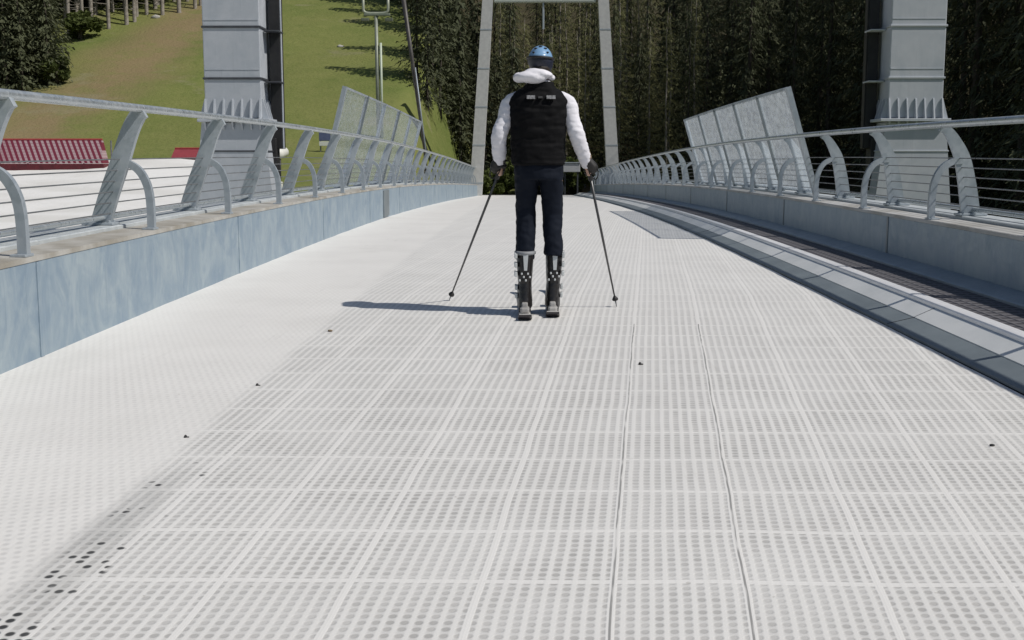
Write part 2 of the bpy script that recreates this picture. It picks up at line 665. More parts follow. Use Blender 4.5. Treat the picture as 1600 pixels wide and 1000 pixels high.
wg = MB()
rows, cols = 60, 40
for j in range(rows + 1):
    for i in range(cols + 1):
        t = j / rows
        Yb = 5 + t * 44
        X = white_right(Yb) - (i / cols) ** 1.3 * 40
        Y = 5 + t * (white_top(X) - 5)
        X = white_right(Y) - (i / cols) ** 1.3 * 40 + 0.25 * mnoise.noise(Vector((Y * 0.6, 0, 0))) * (i == 0)
        mound = 0.22 * math.exp(-((X + 15.4) / 2.2) ** 2 - ((Y - 47.5) / 2.5) ** 2)
        wg.v.append(Vector((X, Y, ground(X, Y) + 0.05 + mound + 0.06 * mnoise.noise(Vector((X * .5, Y * .5, 2))))))
for j in range(rows):
    for i in range(cols):
        a = j * (cols + 1) + i
        wg.f.append((a, a + cols + 1, a + cols + 2, a + 1))
wg.mi = [0] * len(wg.f)
m = Mat("white run-out surface", 0.8, 0, 0.2)
v = m.geo()
a1 = m.noise(v, 0.5, 5, 0.6)
a2 = m.noise(v, 6, 4)
rows_ = (m.sep(v)[1] * 0.9 + m.sep(v)[0] * 0.25 + a1 * 1.5).sin().step(0.55, 1.0)
m.color(m.mix((a1.step(0.4, 0.75) * 0.5).max(rows_ * 0.42), m.mix(a2, (0.80, 0.79, 0.77), (0.70, 0.70, 0.68)), (0.55, 0.54, 0.50)))
m.bump(a2, 0.5, 0.03)
tag(wg.build("white_ground", m.m, smooth=True), kind='structure')

# ------------------------------------------------------------------ bridge deck
YS = [Y0 + (Y1 - Y0) * i / 240 for i in range(241)]
dk = MB()
NX = 26
for Y in YS:
    for i in range(NX + 1):
        X = XL + (XK - 0.010 - XL) * i / NX
        w_ = 0.004 * mnoise.noise(Vector((X * 1.5, Y * 1.5, 0)))
        dk.v.append(Vector((X, Y, deckz(Y) + w_)))
dk.f = [(j * (NX + 1) + i, j * (NX + 1) + i + 1, (j + 1) * (NX + 1) + i + 1, (j + 1) * (NX + 1) + i)
        for j in range(len(YS) - 1) for i in range(NX)]
dk.mi = [0] * len(dk.f)
tag(dk.build("ski_mat_floor", M['mat'], smooth=True), kind='structure')

YG = [Y0 + (Y1 - Y0) * i / 90 for i in range(91)]
gd = empty("bridge", (0, 20, deckz(20) - 0.1), "grey steel footbridge girder carrying the white ski mat lane", "bridge")
MB().extrude_y([(XL - 0.46, -0.05), (XR + 0.46, -0.05), (XR + 0.46, -0.12), (XR + 0.3, -0.9), (XL - 0.3, -0.9), (XL - 0.46, -0.12)],
               YG, deckz).build("girder", M['girder'], gd)
for Yp in (2.0, 33.0, 60.0):
    zt = deckz(Yp) - 0.9
    zb = min(ground(0, Yp), -3.9) - 0.4
    p = MB()
    p.rings([[Vector((0.3 + sx * w_, Yp + sy * 0.5, z_)) for sx, sy in ((-1, -1), (1, -1), (1, 1), (-1, 1))]
             for w_, z_ in ((1.6, zb), (2.2, zt))])
    p.build("pier", M['coping'], gd)


# ------------------------------------------------------------------ parapets
def parapet(s, Xi, lab):
    root = empty("parapet_wall", (Xi, 8, deckz(8)), lab, "parapet")
    L_ = 4.375
    y = 6.25 - 3 * L_
    while y < Y1:
        a, b = max(Y0, y) + 0.006, min(Y1, y + L_) - 0.006
        if b - a > 0.3:
            ys = list(np.linspace(a, b, 6))
            MB().extrude_y([(Xi, 0.0 - 0.03), (Xi, 0.515), (Xi + s * 0.012, 0.515), (Xi + s * 0.012, -0.03)], ys, deckz).build(
                "panel", M['galv_panel'], root)
            # narrow cover strip over each joint
            MB().extrude_y([(Xi - s * 0.006, 0.0), (Xi - s * 0.006, 0.512), (Xi - s * 0.0005, 0.512), (Xi - s * 0.0005, 0.0)],
                           [a - 0.028, a + 0.016], deckz).build("joint_strip", M['galv_panel' if s < 0 else 'slate'], root)
        y += L_
    MB().extrude_y([(Xi + s * 0.014, -0.1), (Xi + s * 0.014, 0.512), (Xi + s * 0.44, 0.512), (Xi + s * 0.44, -0.1)], YG, deckz).build(
        "core", M['girder'], root)
    MB().extrude_y([(Xi - s * 0.004, 0.517), (Xi - s * 0.004, 0.545), (Xi + s * 0.25, 0.552), (Xi + s * 0.25, 0.517)], YG, deckz).build(
        "coping", M['coping'] if s < 0 else M['coping_pale'], root)
    MB().extrude_y([(Xi + s * 0.253, 0.517), (Xi + s * 0.253, 0.572), (Xi + s * 0.262, 0.578), (Xi + s * 0.53, 0.578), (Xi + s * 0.53, 0.517)], YG, deckz).build(
        "edge_channel", M['channel'], root)
    if s < 0:
        MB().extrude_y([(Xi - 0.003, 0.03), (Xi + 0.010, 0.03), (Xi + 0.012, 0.49), (Xi - 0.001, 0.49)][::1], [21.2, 22.0], deckz)
        b = MB()
        b.bbox((Xi + 0.007, 21.45, deckz(21.45) + 0.26), (0.035, 0.75, 0.47), 0.008)
        b.build("dark_plate", M['slate'], root)  # darker rectangular plate on the left wall face
    return root


parapet(-1, XL, "blue grey sheet metal parapet wall along the left side of the white lane")
parapet(1, XR, "shaded slate grey parapet wall behind the conveyor on the right")


# ------------------------------------------------------------------ railings
def band(center, widths, ax, t):
    """flat bar of varying width along a centreline in the XZ plane"""
    c = [Vector(p) for p in center]
    l_, r_ = [], []
    for i, p in enumerate(c):
        tg = (c[min(i + 1, len(c) - 1)] - c[max(i - 1, 0)]).normalized()
        nrm = Vector((-tg.z, 0, tg.x))
        l_.append(p + nrm * widths[i] / 2)
        r_.append(p - nrm * widths[i] / 2)
    mb = MB()
    ax = Vector(ax) * (t / 2)
    n = len(c)
    vs = [p - ax for p in l_] + [p - ax for p in r_] + [p + ax for p in l_] + [p + ax for p in r_]
    fs = []
    for i in range(n - 1):
        fs += [(i, i + 1, n + i + 1, n + i), (2 * n + i, 3 * n + i, 3 * n + i + 1, 2 * n + i + 1),
               (i, 2 * n + i, 2 * n + i + 1, i + 1), (n + i, n + i + 1, 3 * n + i + 1, 3 * n + i)]
    fs += [(0, n, 3 * n, 2 * n), (n - 1, 2 * n - 1 + 2 * n - n + n - n, 0, 0)] if False else [(0, n, 3 * n, 2 * n), (n - 1, 3 * n - 1, 4 * n - 1, 2 * n - 1)]
    mb.add(vs, fs)
    return mb


def curve(pts, n=4):
    """Catmull-Rom resample"""
    P = [Vector(p) for p in pts]
    P = [P[0] * 2 - P[1]] + P + [P[-1] * 2 - P[-2]]
    o = []
    for i in range(1, len(P) - 2):
        for k in range(n):
            t = k / n
            a, b, c, d = P[i - 1], P[i], P[i + 1], P[i + 2]
            o.append(0.5 * ((2 * b) + (c - a) * t + (2 * a - 5 * b + 4 * c - d) * t * t + (3 * b - a - 3 * c + d) * t ** 3))
    o.append(P[-2])
    return o


def lerp_list(vals, n, m_):
    return [float(np.interp(i / (m_ - 1), np.linspace(0, 1, n), vals)) for i in range(m_)]


def railing(s, Xi, H, first, step, count, lab):
    root = empty("railing", (Xi + s * 0.3, first, deckz(first) + 0.55), lab, "railing")
    X = lambda o: Xi + s * o
    pc = curve([(X(.395), 0, .579), (X(.32), 0, .80), (X(.235), 0, 1.02), (X(.16), 0, 1.18 + (H - 1.34)), (X(.10), 0, 1.29 + (H - 1.34)),
                (X(.055), 0, H - 0.02)] if s < 0 else
               [(X(.35), 0, .579), (X(.315), 0, .80), (X(.265), 0, 1.02), (X(.205), 0, 1.19 + (H - 1.34)), (X(.14), 0, 1.285 + (H - 1.34)),
                (X(.075), 0, H - 0.02)], 4)
    pw = lerp_list([.135, .13, .125, .115, .105, .09] if s < 0 else [.15, .14, .125, .10, .075, .05], 6, len(pc))
    post_me = band(pc, pw, (0, 1, 0), 0.05 if s < 0 else 0.03)
    post_me.bbox((X(.395 if s < 0 else .35), 0, .588), (.22, .14, .018), .004)
    bc = curve([(X(.262), 0, 1.015), (X(.18), 0, 1.005), (X(.105), 0, .955), (X(.055), 0, .86), (X(.036), 0, .74), (X(.034), 0, .55)], 4)
    for bx_ in (-.075, .075):
        for by_ in (-.045, .045):
            post_me.tube([(X(.395 if s < 0 else .35) + bx_, by_, .596), (X(.395 if s < 0 else .35) + bx_, by_, .614)], .012, 6)
    br_me = band(bc, [.05] * len(bc), (0, 1, 0), 0.045)
    br_me.bbox((X(.045), 0, .553), (.085, .11, .016), .004)
    br_me.box((X(.03), .035, .58), (.03, .012, .05))
    pm = post_me.mesh("post")
    bm_ = br_me.mesh("bracket")
    first_post = None
    for k in range(count):
        Y = first + step * k
        if Y > Y1 - 0.3: break
        loc = Vector((0, Y, deckz(Y))) - ORG[root]
        if first_post is None:
            first_post = link_mesh("post", pm, M['galv'], root)
            first_post.location = loc
            br = link_mesh("bracket", bm_, M['galv'], first_post)
        else:
            c = first_post.copy()
            COL.objects.link(c)
            c.location = loc
            c2 = br.copy()
            COL.objects.link(c2)
            c2.parent = c
    ys = list(np.linspace(max(Y0, first - step * 2), Y1 - 0.2, 130))
    MB().tube([(X(.08), y, deckz(y) + H) for y in ys], 0.028, 10).build("handrail", M['rail'], root, True)
    MB().tube([(X(.37), y, deckz(y) + .628) for y in ys], 0.018, 6).build("toe_rail", M['rail'], root, True)
    for h, o in ((.66, .335), (.735, .325), (.81, .31), (.885, .295), (.96, .275), (1.035, .255)):
        MB().tube([(X(o - 0.02), y, deckz(y) + h) for y in ys], 0.0048, 5).build("wire", M['wire'], root, True)
    return root


railing(-1, XL, 1.385, 6.17 - 2.12, 2.12, 30, "galvanised railing of leaning posts on the blue grey left parapet")
railing(1, XR, 1.30, 9.6 - 3.9, 1.95, 32, "galvanised railing of hooked posts above the conveyor on the right")


# ------------------------------------------------------------------ glass wind screens
def screen(s, Xi, ya, yb, n, otop, htop, lab):
    root = empty("glass_screen", (Xi + s * .36, (ya + yb) / 2, deckz((ya + yb) / 2) + .56), lab, "wind screen")
    def pt(y, t, off=0.0):           # t 0 bottom, 1 top
        b = Vector((Xi + s * .36, y, deckz(y) + .575))
        a = Vector((Xi + s * otop, y, deckz(y) + htop))
        return b + (a - b) * t
    bot, top = pt(ya, 0), pt(ya, 1)
    updir = (top - bot).normalized()
    nrm = Vector((0, 1, 0)).cross(updir).normalized()
    L_ = (yb - ya) / n
    for k in range(n):
        a, b = ya + L_ * k + 0.045, ya + L_ * (k + 1) - 0.045
        MB().plate([pt(a, .02), pt(b, .02), pt(b, .995), pt(a, .995)], nrm, 0.014).build("pane", M['glass'], root)
    for k in range(n + 1):
        y = ya + L_ * k
        w_ = 0.05 if 0 < k < n else 0.10
        yy = y + (0 if 0 < k < n else (-0.01 if k == 0 else 0.01))
        f = MB()
        d = Vector((0, w_ / 2, 0))
        f.plate([pt(yy, -0.0) - d, pt(yy, -0.0) + d, pt(yy, 1.01) + d, pt(yy, 1.01) - d], nrm, 0.06)
        f.build("upright", M['slate'] if (0 < k < n and (s > 0 or k in (1, 3))) else M['galv'], root)
    f = MB()
    for t in (1.0,):
        for k in range(n):
            a, b = ya + L_ * k + 0.03, ya + L_ * (k + 1) - 0.03
            f.tube([pt(a, t), pt(b, t)], 0.018, 6)
    f.build("top_edge", M['galv'], root)
    return root


screen(-1, XL, 16.9, 28.4, 5, -0.01, 2.02, "left glass wind screen leaning over the railing before the grass slope")
screen(1, XR, 14.85, 24.6, 5, -0.03, 1.88, "right glass wind screen of five panes before the dark forest")

# ------------------------------------------------------------------ conveyor lift
cv = empty("conveyor_lift", (2.7, 8, deckz(8)), "conveyor lift with dark ribbed belt and bright metal edge right of the white lane", "conveyor lift")
MB().extrude_y([(XK, 0.0), (XK + .004, 0.012), (XK + .165, 0.050), (XK + .165, 0.0)], YG, deckz).build("side_panel", M['slate'], cv)
MB().extrude_y([(XK + .170, 0.040), (XK + .172, 0.055), (XK + .298, 0.112), (XK + .298, 0.04)], YG, deckz).build("upper_panel", M['grey_metal'], cv)
MB().extrude_y([(XK + .3, 0.112), (XK + .302, 0.130), (XK + .309, 0.138), (XK + .325, 0.141), (XK + .385, 0.1415), (XK + .395, 0.134), (XK + .395, 0.06),
                (XK + .302, 0.06)], YG, deckz).build("edge_trim", M['white_metal'], cv)
MB().extrude_y([(XK + .40, 0.10), (XK + .40, 0.130), (XK + .755, 0.136), (XK + .755, 0.10)], YG, deckz).build("belt", M['belt'], cv)
MB().extrude_y([(XK + .76, 0.10), (XK + .76, 0.150), (XK + .775, 0.158), (XR - .004, 0.192), (XR - .004, 0.10)], YG, deckz).build("side_strip", M['galv'], cv)
MB().extrude_y([(XK + .02, -0.06), (XK + .02, -0.005), (XR - .006, -0.005), (XR - .006, -0.06)], YG, deckz).build("bed", M['black'], cv)
for Yj in np.arange(7.45, 60, 8.8):
    MB().extrude_y([(XK + .002, 0.0145), (XK + .166, 0.0535), (XK + .296, 0.1135), (XK + .296, 0.10), (XK + .166, 0.045), (XK + .01, 0.005)], [Yj, Yj + .006], deckz).build("panel_joint", M['joint'], cv)


# ------------------------------------------------------------------ pylons
def pylon(x0, x1, inner, Y, lab):
    """x0, x1: photo columns of the front face; inner: +1 when the bridge lies to the right"""
    a, b = WY(x0, 250, Y).x, WY(x1, 250, Y).x
    zd = deckz(Y)
    zf = WY(800, 188, Y).z
    cx, w_ = (a + b) / 2, b - a
    dp = 1.05
    root = empty("bridge_pylon", (cx, Y + dp / 2, ground(cx, Y) - 0.2), lab, "pylon")
    ztop = zd + 5.9
    zb = ground(cx, Y) - 0.4
    cy = Y + dp / 2
    s = MB()
    s.bbox((cx, cy, (zf + .05 + ztop) / 2), (w_, dp, ztop - zf - .05), .02)
    s.build("upper_shaft", M['steel_pylon'], root)
    s = MB()
    s.rings([[Vector((cx - inner * .02 + sx * (w_ / 2 + e_), cy + sy * (dp / 2 + .05), z_)) for sx, sy in ((-1, -1), (1, -1), (1, 1), (-1, 1))]
             for e_, z_ in ((.45, zb), (.30, zd - .4), (.06, zf - .05))])
    s.build("lower_shaft", M['steel_pylon'], root)
    fl = MB()
    fl.bbox((cx + inner * 0.03, cy, zf), (w_ + .36, dp + .36, .07), .01)
    flo = fl.build("flange", M['steel_pylon'], root)
    rb = MB()
    for k in range(7):
        x_ = a + w_ * (k + 0.1) / 6.2
        yf = Y - 0.001
        rb.plate([(x_, yf - .15, zf + .036), (x_, yf, zf + .036), (x_, yf, zf + .50), (x_, yf - .03, zf + .50)], (1, 0, 0), .035)
        rb.plate([(x_, yf - .15, zf - .036), (x_, yf - .052, zf - .036), (x_, yf - .052, zf - .22), (x_, yf - .07, zf - .22)], (1, 0, 0), .035)
    for k in range(5):
        for sd in (-1, 1):
            y_ = Y + dp * (k + .3) / 4.6
            xs = cx + sd * (w_ / 2 + .001)
            rb.plate([(xs + sd * .15, y_, zf + .036), (xs, y_, zf + .036), (xs, y_, zf + .5), (xs + sd * .02, y_, zf + .5)], (0, 1, 0), .035)
    rb.build("stiffener", M['steel_pylon'], flo)
    xi = cx + inner * w_ / 2
    dct = MB()
    zd0 = WY(800, 232, Y).z
    dct.bbox((xi + inner * .20, Y + dp * .82, (zd0 + ztop - .1) / 2), (.26, dp * .34, ztop - zd0 - .1), .015)
    dct.bbox((xi + inner * .09, Y + dp * .72, (zb + zf - 1.0) / 2 + .3), (.22, dp * .4, zf - zb - .4), .015)
    dct.build("cable_duct", M['black'], root)
    ed = MB()
    ed.bbox((xi + inner * .350, Y + dp * .68, (zd0 + ztop - .1) / 2), (.03, .06, ztop - zd0 - .1), .008)
    ed.build("duct_edge", M['steel_pylon'] if inner > 0 else M['black'], root)
    for py in (122, 41):
        z_ = WY(800, py, Y).z
        j = MB()
        j.bbox((cx, cy, z_), (w_ + .05, dp + .05, .05), .008)
        j.bbox((xi + inner * .2, cy + .05, z_ - .06), (.36, dp * .5, .035), .008)
        j.build("joint_collar", M['joint'] if inner > 0 else M['steel_pylon'], root)
    for py in (108, 30):
        z_ = WY(800, py, Y).z
        MB().box((cx, Y - .003, z_), (w_ * .96, .012, .02)).build("weld_seam", M['steel_pylon'], root)
    z_ = WY(800, 236, Y).z
    j = MB()
    j.bbox((cx - inner * .02, cy, z_), (w_ + .30, dp + .13, .035), .006)
    j.build("lower_collar", M['joint'] if inner > 0 else M['steel_pylon'], root)
    return root


pylon(323, 411, 1, 28.0, "grey steel bridge pylon on the left before the grass slope")
pylon(1384, 1469, -1, 28.0, "grey steel bridge pylon on the right before the dark forest")

# far portal
YP = 58.5
pf = empty("portal_frame", (WY(852, 262, YP).x, YP, deckz(YP)), "pale portal frame of two leaning legs at the far end of the bridge", "portal")
for (bx, tx, wb, wt_) in ((746, 763, 20, 16), (957, 940, 20, 16)):
    rs = []
    for (px, hw, z_) in ((bx, wb / 2, deckz(YP) - 1.2), (tx, wt_ / 2, WY(800, -14, YP).z)):
        t = (z_ - WY(800, 262, YP).z) / (WY(800, 0, YP).z - WY(800, 262, YP).z)
        pxx = bx + (tx - bx) * t
        xa, xb = WY(pxx - hw, 250, YP).x, WY(pxx + hw, 250, YP).x
        rs.append([Vector((xa, YP - .3, z_)), Vector((xb, YP - .3, z_)), Vector((xb, YP + .3, z_)), Vector((xa, YP + .3, z_))])
    lg = MB().rings(rs).build("leg", M['white_metal'] if False else simple("pale grey paint", (0.55, 0.55, 0.53), (0.47, 0.47, 0.46), 0.5), pf)
    for q in range(1, 6):
        sm = MB()
        t = q / 6
        c = [rs[0][i].lerp(rs[1][i], t) for i in range(4)]
        mid = sum(c, Vector()) / 4
        sm.box(mid, ((c[1] - c[0]).length + .03, .63, .05))
        sm.build("splice_band", M['galv'], lg)
xa, xb = WY(772, 0, YP).x, WY(931, 0, YP).x
MB().bbox(((xa + xb) / 2, YP, WY(800, -4, YP).z), (xb - xa, .45, .48), .03).build("crossbeam", simple("pale green grey paint", (0.46, 0.50, 0.45), (0.4, 0.44, 0.4), 0.5), pf)
xm = WY(849, 0, YP).x
MB().tube([(xm, YP - .1, WY(800, 4, YP).z + .1), (xm, YP - .1, WY(800, 46, YP).z)], .05, 6).build("hanging_rod", M['galv'], pf)

# leaning dark pole behind the left glass screen
pa_, pb_ = WY(664, 235, 36.5), WY(627, -26, 36.5)
lp = empty("leaning_pole", pa_, "slim dark leaning pole rising behind the left glass screen", "pole")
MB().tube([pa_ + Vector((0.08, 0, -2.5)), pa_, pa_.lerp(pb_, .5), pb_], [.055, .05, .06, .07], 10).build("shaft", simple("dark brown steel", (0.05, 0.045, 0.04), (0.08, 0.075, 0.07), 0.5, 0.2), lp, True)
MB().tube([pa_ + Vector((.07, -.09, -.3)), pa_.lerp(pb_, .5) + Vector((.07, -.09, 0))], .018, 6).build("conduit", M['galv'], lp, True)
MB().tube([pb_, pb_ + (pb_ - pa_).normalized() * .08], [.08, .05], 10).build("cap", M['black'], lp, True)

# lift mast on the slope
pm_ = hit(592, 215)
zt = WY(592, 21, pm_.y).z
lm = empty("lift_mast", pm_, "thin grey green mast with a hooped head on the grass slope", "mast")
mm = simple("green grey galvanised tube", (0.21, 0.235, 0.19), (0.27, 0.29, 0.24), 0.5, 0.2)
MB().tube([pm_ - Vector((0, 0, .3)), Vector((pm_.x - .05, pm_.y, zt))], [.10, .075], 12).build("pole", mm, lm, True)
MB().tube([(pm_.x + .17, pm_.y - .05, pm_.z), (pm_.x + .15, pm_.y - .05, zt - 1.3)], .055, 6).build("lit_side_strip", simple("pale green sunlit side", (0.5, 0.56, 0.45), (0.44, 0.5, 0.4), 0.5), lm, True)  # added pale tube imitates the sunlit right side of the pole
sc = pm_.y / F
hx = 19 * sc
hp = []
for k in range(15):
    a = math.pi + math.pi * k / 14
    ca, sa = math.cos(a), math.sin(a)
    hp.append(Vector((pm_.x - 2 * sc + hx * (abs(ca) ** .5) * (1 if ca > 0 else -1), pm_.y, zt + 9 * sc + 9 * sc * (-(abs(sa) ** .5)))))
hp = [hp[0] + Vector((0, 0, 22 * sc))] + hp + [hp[-1] + Vector((0, 0, 22 * sc))]
MB().tube(hp, .065, 8).build("hoop", simple("pale galvanised head", (0.36, 0.38, 0.30), (0.3, 0.33, 0.25), 0.5, 0.2), lm, True)
b = MB()
b.bbox((pm_.x, pm_.y, zt - .05), (hx * 2.1, .2, .11), .02)
b.build("crossarm", simple("grey crossarm", (0.22, 0.25, 0.19), (0.17, 0.2, 0.15), 0.5, .2), lm)
for sd in (-1, 1):
    b = MB()
    b.bbox((pm_.x + sd * hx * .95, pm_.y, zt - .28), (.36, .22, .16), .03)
    b.build("sheave_box", simple("grey green box", (0.13, 0.15, 0.1), None, .6), lm)


# ------------------------------------------------------------------ red and white barriers, sign, box
def striped(name, ca, cb, sx, sz, slope):
    m = Mat(name, 0.55)
    v = m.geo()
    x, y, z = m.sep(v)
    t = ((x * sx + z * slope)).fract()
    st = t.step(0.42, 0.5) * t.step(0.98, 0.92)
    hx_ = (z * sz).fract().step(0.1, 0.3)
    fade = x.step(-22.5, -19.5) * 0.65 + 0.18
    n = m.noise(v, 3, 3)
    m.color(m.mix(st * (hx_ * 0.5 + 0.5) * fade, m.mix(n, ca, tuple(c * .8 for c in ca)), cb))
    return m.m


def barrier(px0, px1, pyt, pyb, Y, lab, matf):
    a, b = WY(px0, pyb, Y), WY(px1, pyb, Y)
    zb_, zt_ = a.z, WY(px0, pyt, Y).z
    h = zt_ - zb_
    root = empty("safety_barrier", ((a.x + b.x) / 2, Y, zb_), lab, "barrier")
    # wedge leaning back, striped padding in front, dark red board below
    p = MB()
    yo = .12
    ol = [(0, zb_ + h * .26), (.55, zt_), (.72, zt_), (.72, zb_ + h * .26)]
    r0 = [Vector((a.x, Y + yo + o, z_)) for o, z_ in ol]
    r1 = [Vector((b.x - (z_ - zb_) * .22, Y + yo + o, z_)) for o, z_ in ol]
    p.rings([r0, r1])
    p.build("padding", matf, root)
    bb = MB()
    bb.bbox(((a.x + b.x) / 2, Y + .35, zb_ + h * .12), (b.x - a.x, .6, h * .26), .02)
    bb.build("base_board", simple("dark red board", (0.13, 0.014, 0.022), (0.08, 0.010, 0.016), 0.6), root)
    tr_ = MB()
    tr_.tube([(a.x, Y + yo + .62, zt_ + .03), (b.x - h * .22, Y + yo + .62, zt_ + .03)], .045, 8)
    tr_.build("top_pipe", simple("red tube", (0.35, 0.05, 0.05), (0.28, 0.04, 0.04), 0.5), root)
    n = max(2, int((b.x - a.x) / 1.1))
    for k in range(n + 1):
        x_ = a.x + (b.x - a.x) * k / n
        MB().tube([(x_ * .999, Y + .9, zb_ - .5), (x_ * .999, Y + .9, zt_)], .035, 6).build("stay", M['wire'], root)


barrier(-150, 162, 219, 268, hit(80, 268).y - .3, "long red and white striped safety barrier at the edge of the white ground",
        striped("red white netting", (0.17, 0.020, 0.042), (0.42, 0.33, 0.34), 4.6, 9.0, 2.6))
barrier(266, 345, 233, 251, hit(300, 251).y - .3, "short plain red safety barrier partly behind the left pylon",
        simple("red padding", (0.30, 0.05, 0.06), (0.24, 0.04, 0.05), 0.6))

p = hit(508, 238)
sg = empty("sign_board", p, "small blue and white notice board on the grass beside the left glass screen", "sign")
hw = 9 * p.y / F
z1, z2, z3 = WY(508, 207, p.y).z, WY(508, 220, p.y).z, WY(508, 228, p.y).z
for sd in (-1, 1):
    MB().tube([(p.x + sd * hw * .8, p.y + .06, p.z - .2), (p.x + sd * hw * .8, p.y + .06, z1)], .03, 6).build("leg", M['wire'], sg)
bx = MB(); bx.bbox((p.x, p.y, (z1 + z2) / 2), (hw * 2, .05, z1 - z2), .01)
bx.build("blue_panel", simple("blue enamel", (0.12, 0.14, 0.26), (0.09, 0.11, 0.22), 0.4), sg)
bx = MB(); bx.bbox((p.x, p.y, (z3 + z2) / 2 - .015), (hw * 2, .05, z2 - z3 - .03), .01)
bx.build("white_panel", simple("white enamel", (0.75, 0.76, 0.70), (0.68, 0.69, 0.64), 0.4), sg)

# snow gun beside the left pylon
p = hit(440, 300)
sgun = empty("snow_gun", p, "white and black snow gun on the grass right of the left pylon", "snow gun")
k_ = p.y / F
w1 = simple("white shell", (0.75, 0.75, 0.70), (0.65, 0.65, 0.6), 0.5)
c = Vector((WY(437, 240, p.y).x, p.y, WY(437, 240, p.y).z))
b = MB(); b.tube([c + Vector((-6 * k_, -.25, -2 * k_)), c + Vector((-2 * k_, 0, 0)), c + Vector((6 * k_, .3, 3 * k_))], [7 * k_, 9 * k_, 7 * k_], 14)
b.build("barrel", w1, sgun, True)
b = MB(); b.tube([c + Vector((-9 * k_, -.42, -3 * k_)), c + Vector((-6.2 * k_, -.26, -2 * k_))], [8 * k_, 8 * k_], 14)
b.build("fan_ring", M['black'], sgun, True)
b = MB(); b.bbox((WY(435, 297, p.y).x, p.y, (WY(437, 284, p.y).z + WY(437, 311, p.y).z) / 2), (11 * k_, .4, 27 * k_), .03)
b.build("cabinet", w1, sgun)
b = MB(); b.tube([c, Vector((WY(437, 300, p.y).x, p.y, p.z - .1))], .05, 8)
b.build("stand", M['black'], sgun, True)

# grey cabinet at the bridge end
p = WY(893, 262, 66.0)
cb = empty("cabinet", (p.x, 66.0, ground(p.x, 66) - .05), "grey control cabinet past the bridge end near the skier's right hand", "cabinet")
z_b, z_t = ground(p.x, 66) - .1, WY(893, 255, 66).z
b = MB(); b.bbox((p.x, 66.2, (z_t + WY(893, 269, 66).z) / 2), (.95, .6, z_t - WY(893, 269, 66).z), .03)
b.build("housing", simple("light grey housing", (0.45, 0.46, 0.48), (0.38, 0.39, 0.41), 0.5), cb)
for sd in (-1, 1):
    MB().box((p.x + sd * .35, 66.2, (z_b + WY(893, 269, 66).z) / 2), (.08, .08, WY(893, 269, 66).z - z_b)).build("leg", M['joint'], cb)
b = MB(); b.bbox((p.x, 66.2, z_t + .03), (1.05, .7, .05), .01)
b.build("lid", M['galv'], cb)

# ------------------------------------------------------------------ loose bits on the mat
bits = [(1000, 570, .010, "small black plug standing on the mat right of the skier's poles"),
        (402, 603, .0085, "tiny dark clip on the smooth left strip of the mat"),
        (290, 684, .008, "tiny dark clip at the joint of the plates on the left"),
        (1550, 697, .008, "tiny dark pebble on the mat near the right edge"),
        (516, 518, .012, "small brown leaf scrap left of the skier's shadow")]
for (px, py, r_, lab) in bits:
    d = ray(px, py)
    t = 2.0
    while t < 30 and (EYE + d * t).z > deckz((EYE + d * t).y): t += 0.005
    p = EYE + d * t
    p.z = deckz(p.y)
    nm = "plug" if 'plug' in lab else ("clip" if 'clip' in lab else ("pebble" if "pebble" in lab else "leaf_scrap"))
    b = MB()
    rng = random.Random(px)
    if nm in ("plug", "clip"):
        b.tube([p + Vector((0, 0, -.002)), p + Vector((0, 0, r_ * .5)), p + Vector((0.001, 0, r_ * 1.1)), p + Vector((.002, 0, r_ * 1.3))],
               [r_ * .95, r_ * .85, r_ * .6, r_ * .3], 10)
        b.bbox(p + Vector((r_ * .9, 0, r_ * .3)), (r_ * 1.6, r_ * .7, r_ * .5), r_ * .1)
    else:
        b.ell(p + Vector((0, 0, r_ * .4)), (r_ * 1.3, r_, r_ * .6), 10, 6)
        for q in range(len(b.v)):
            b.v[q] += Vector((rng.uniform(-1, 1), rng.uniform(-1, 1), rng.uniform(-.5, .5))) * r_ * .12
    o = b.build(nm, M['black'] if nm != "leaf_scrap" else simple("dry leaf", (0.2, 0.15, 0.09), None, .8), None, True, p)
    tag(o, lab, {"plug": "plug", "clip": "clip", "pebble": "pebble", "leaf_scrap": "leaf"}[nm])

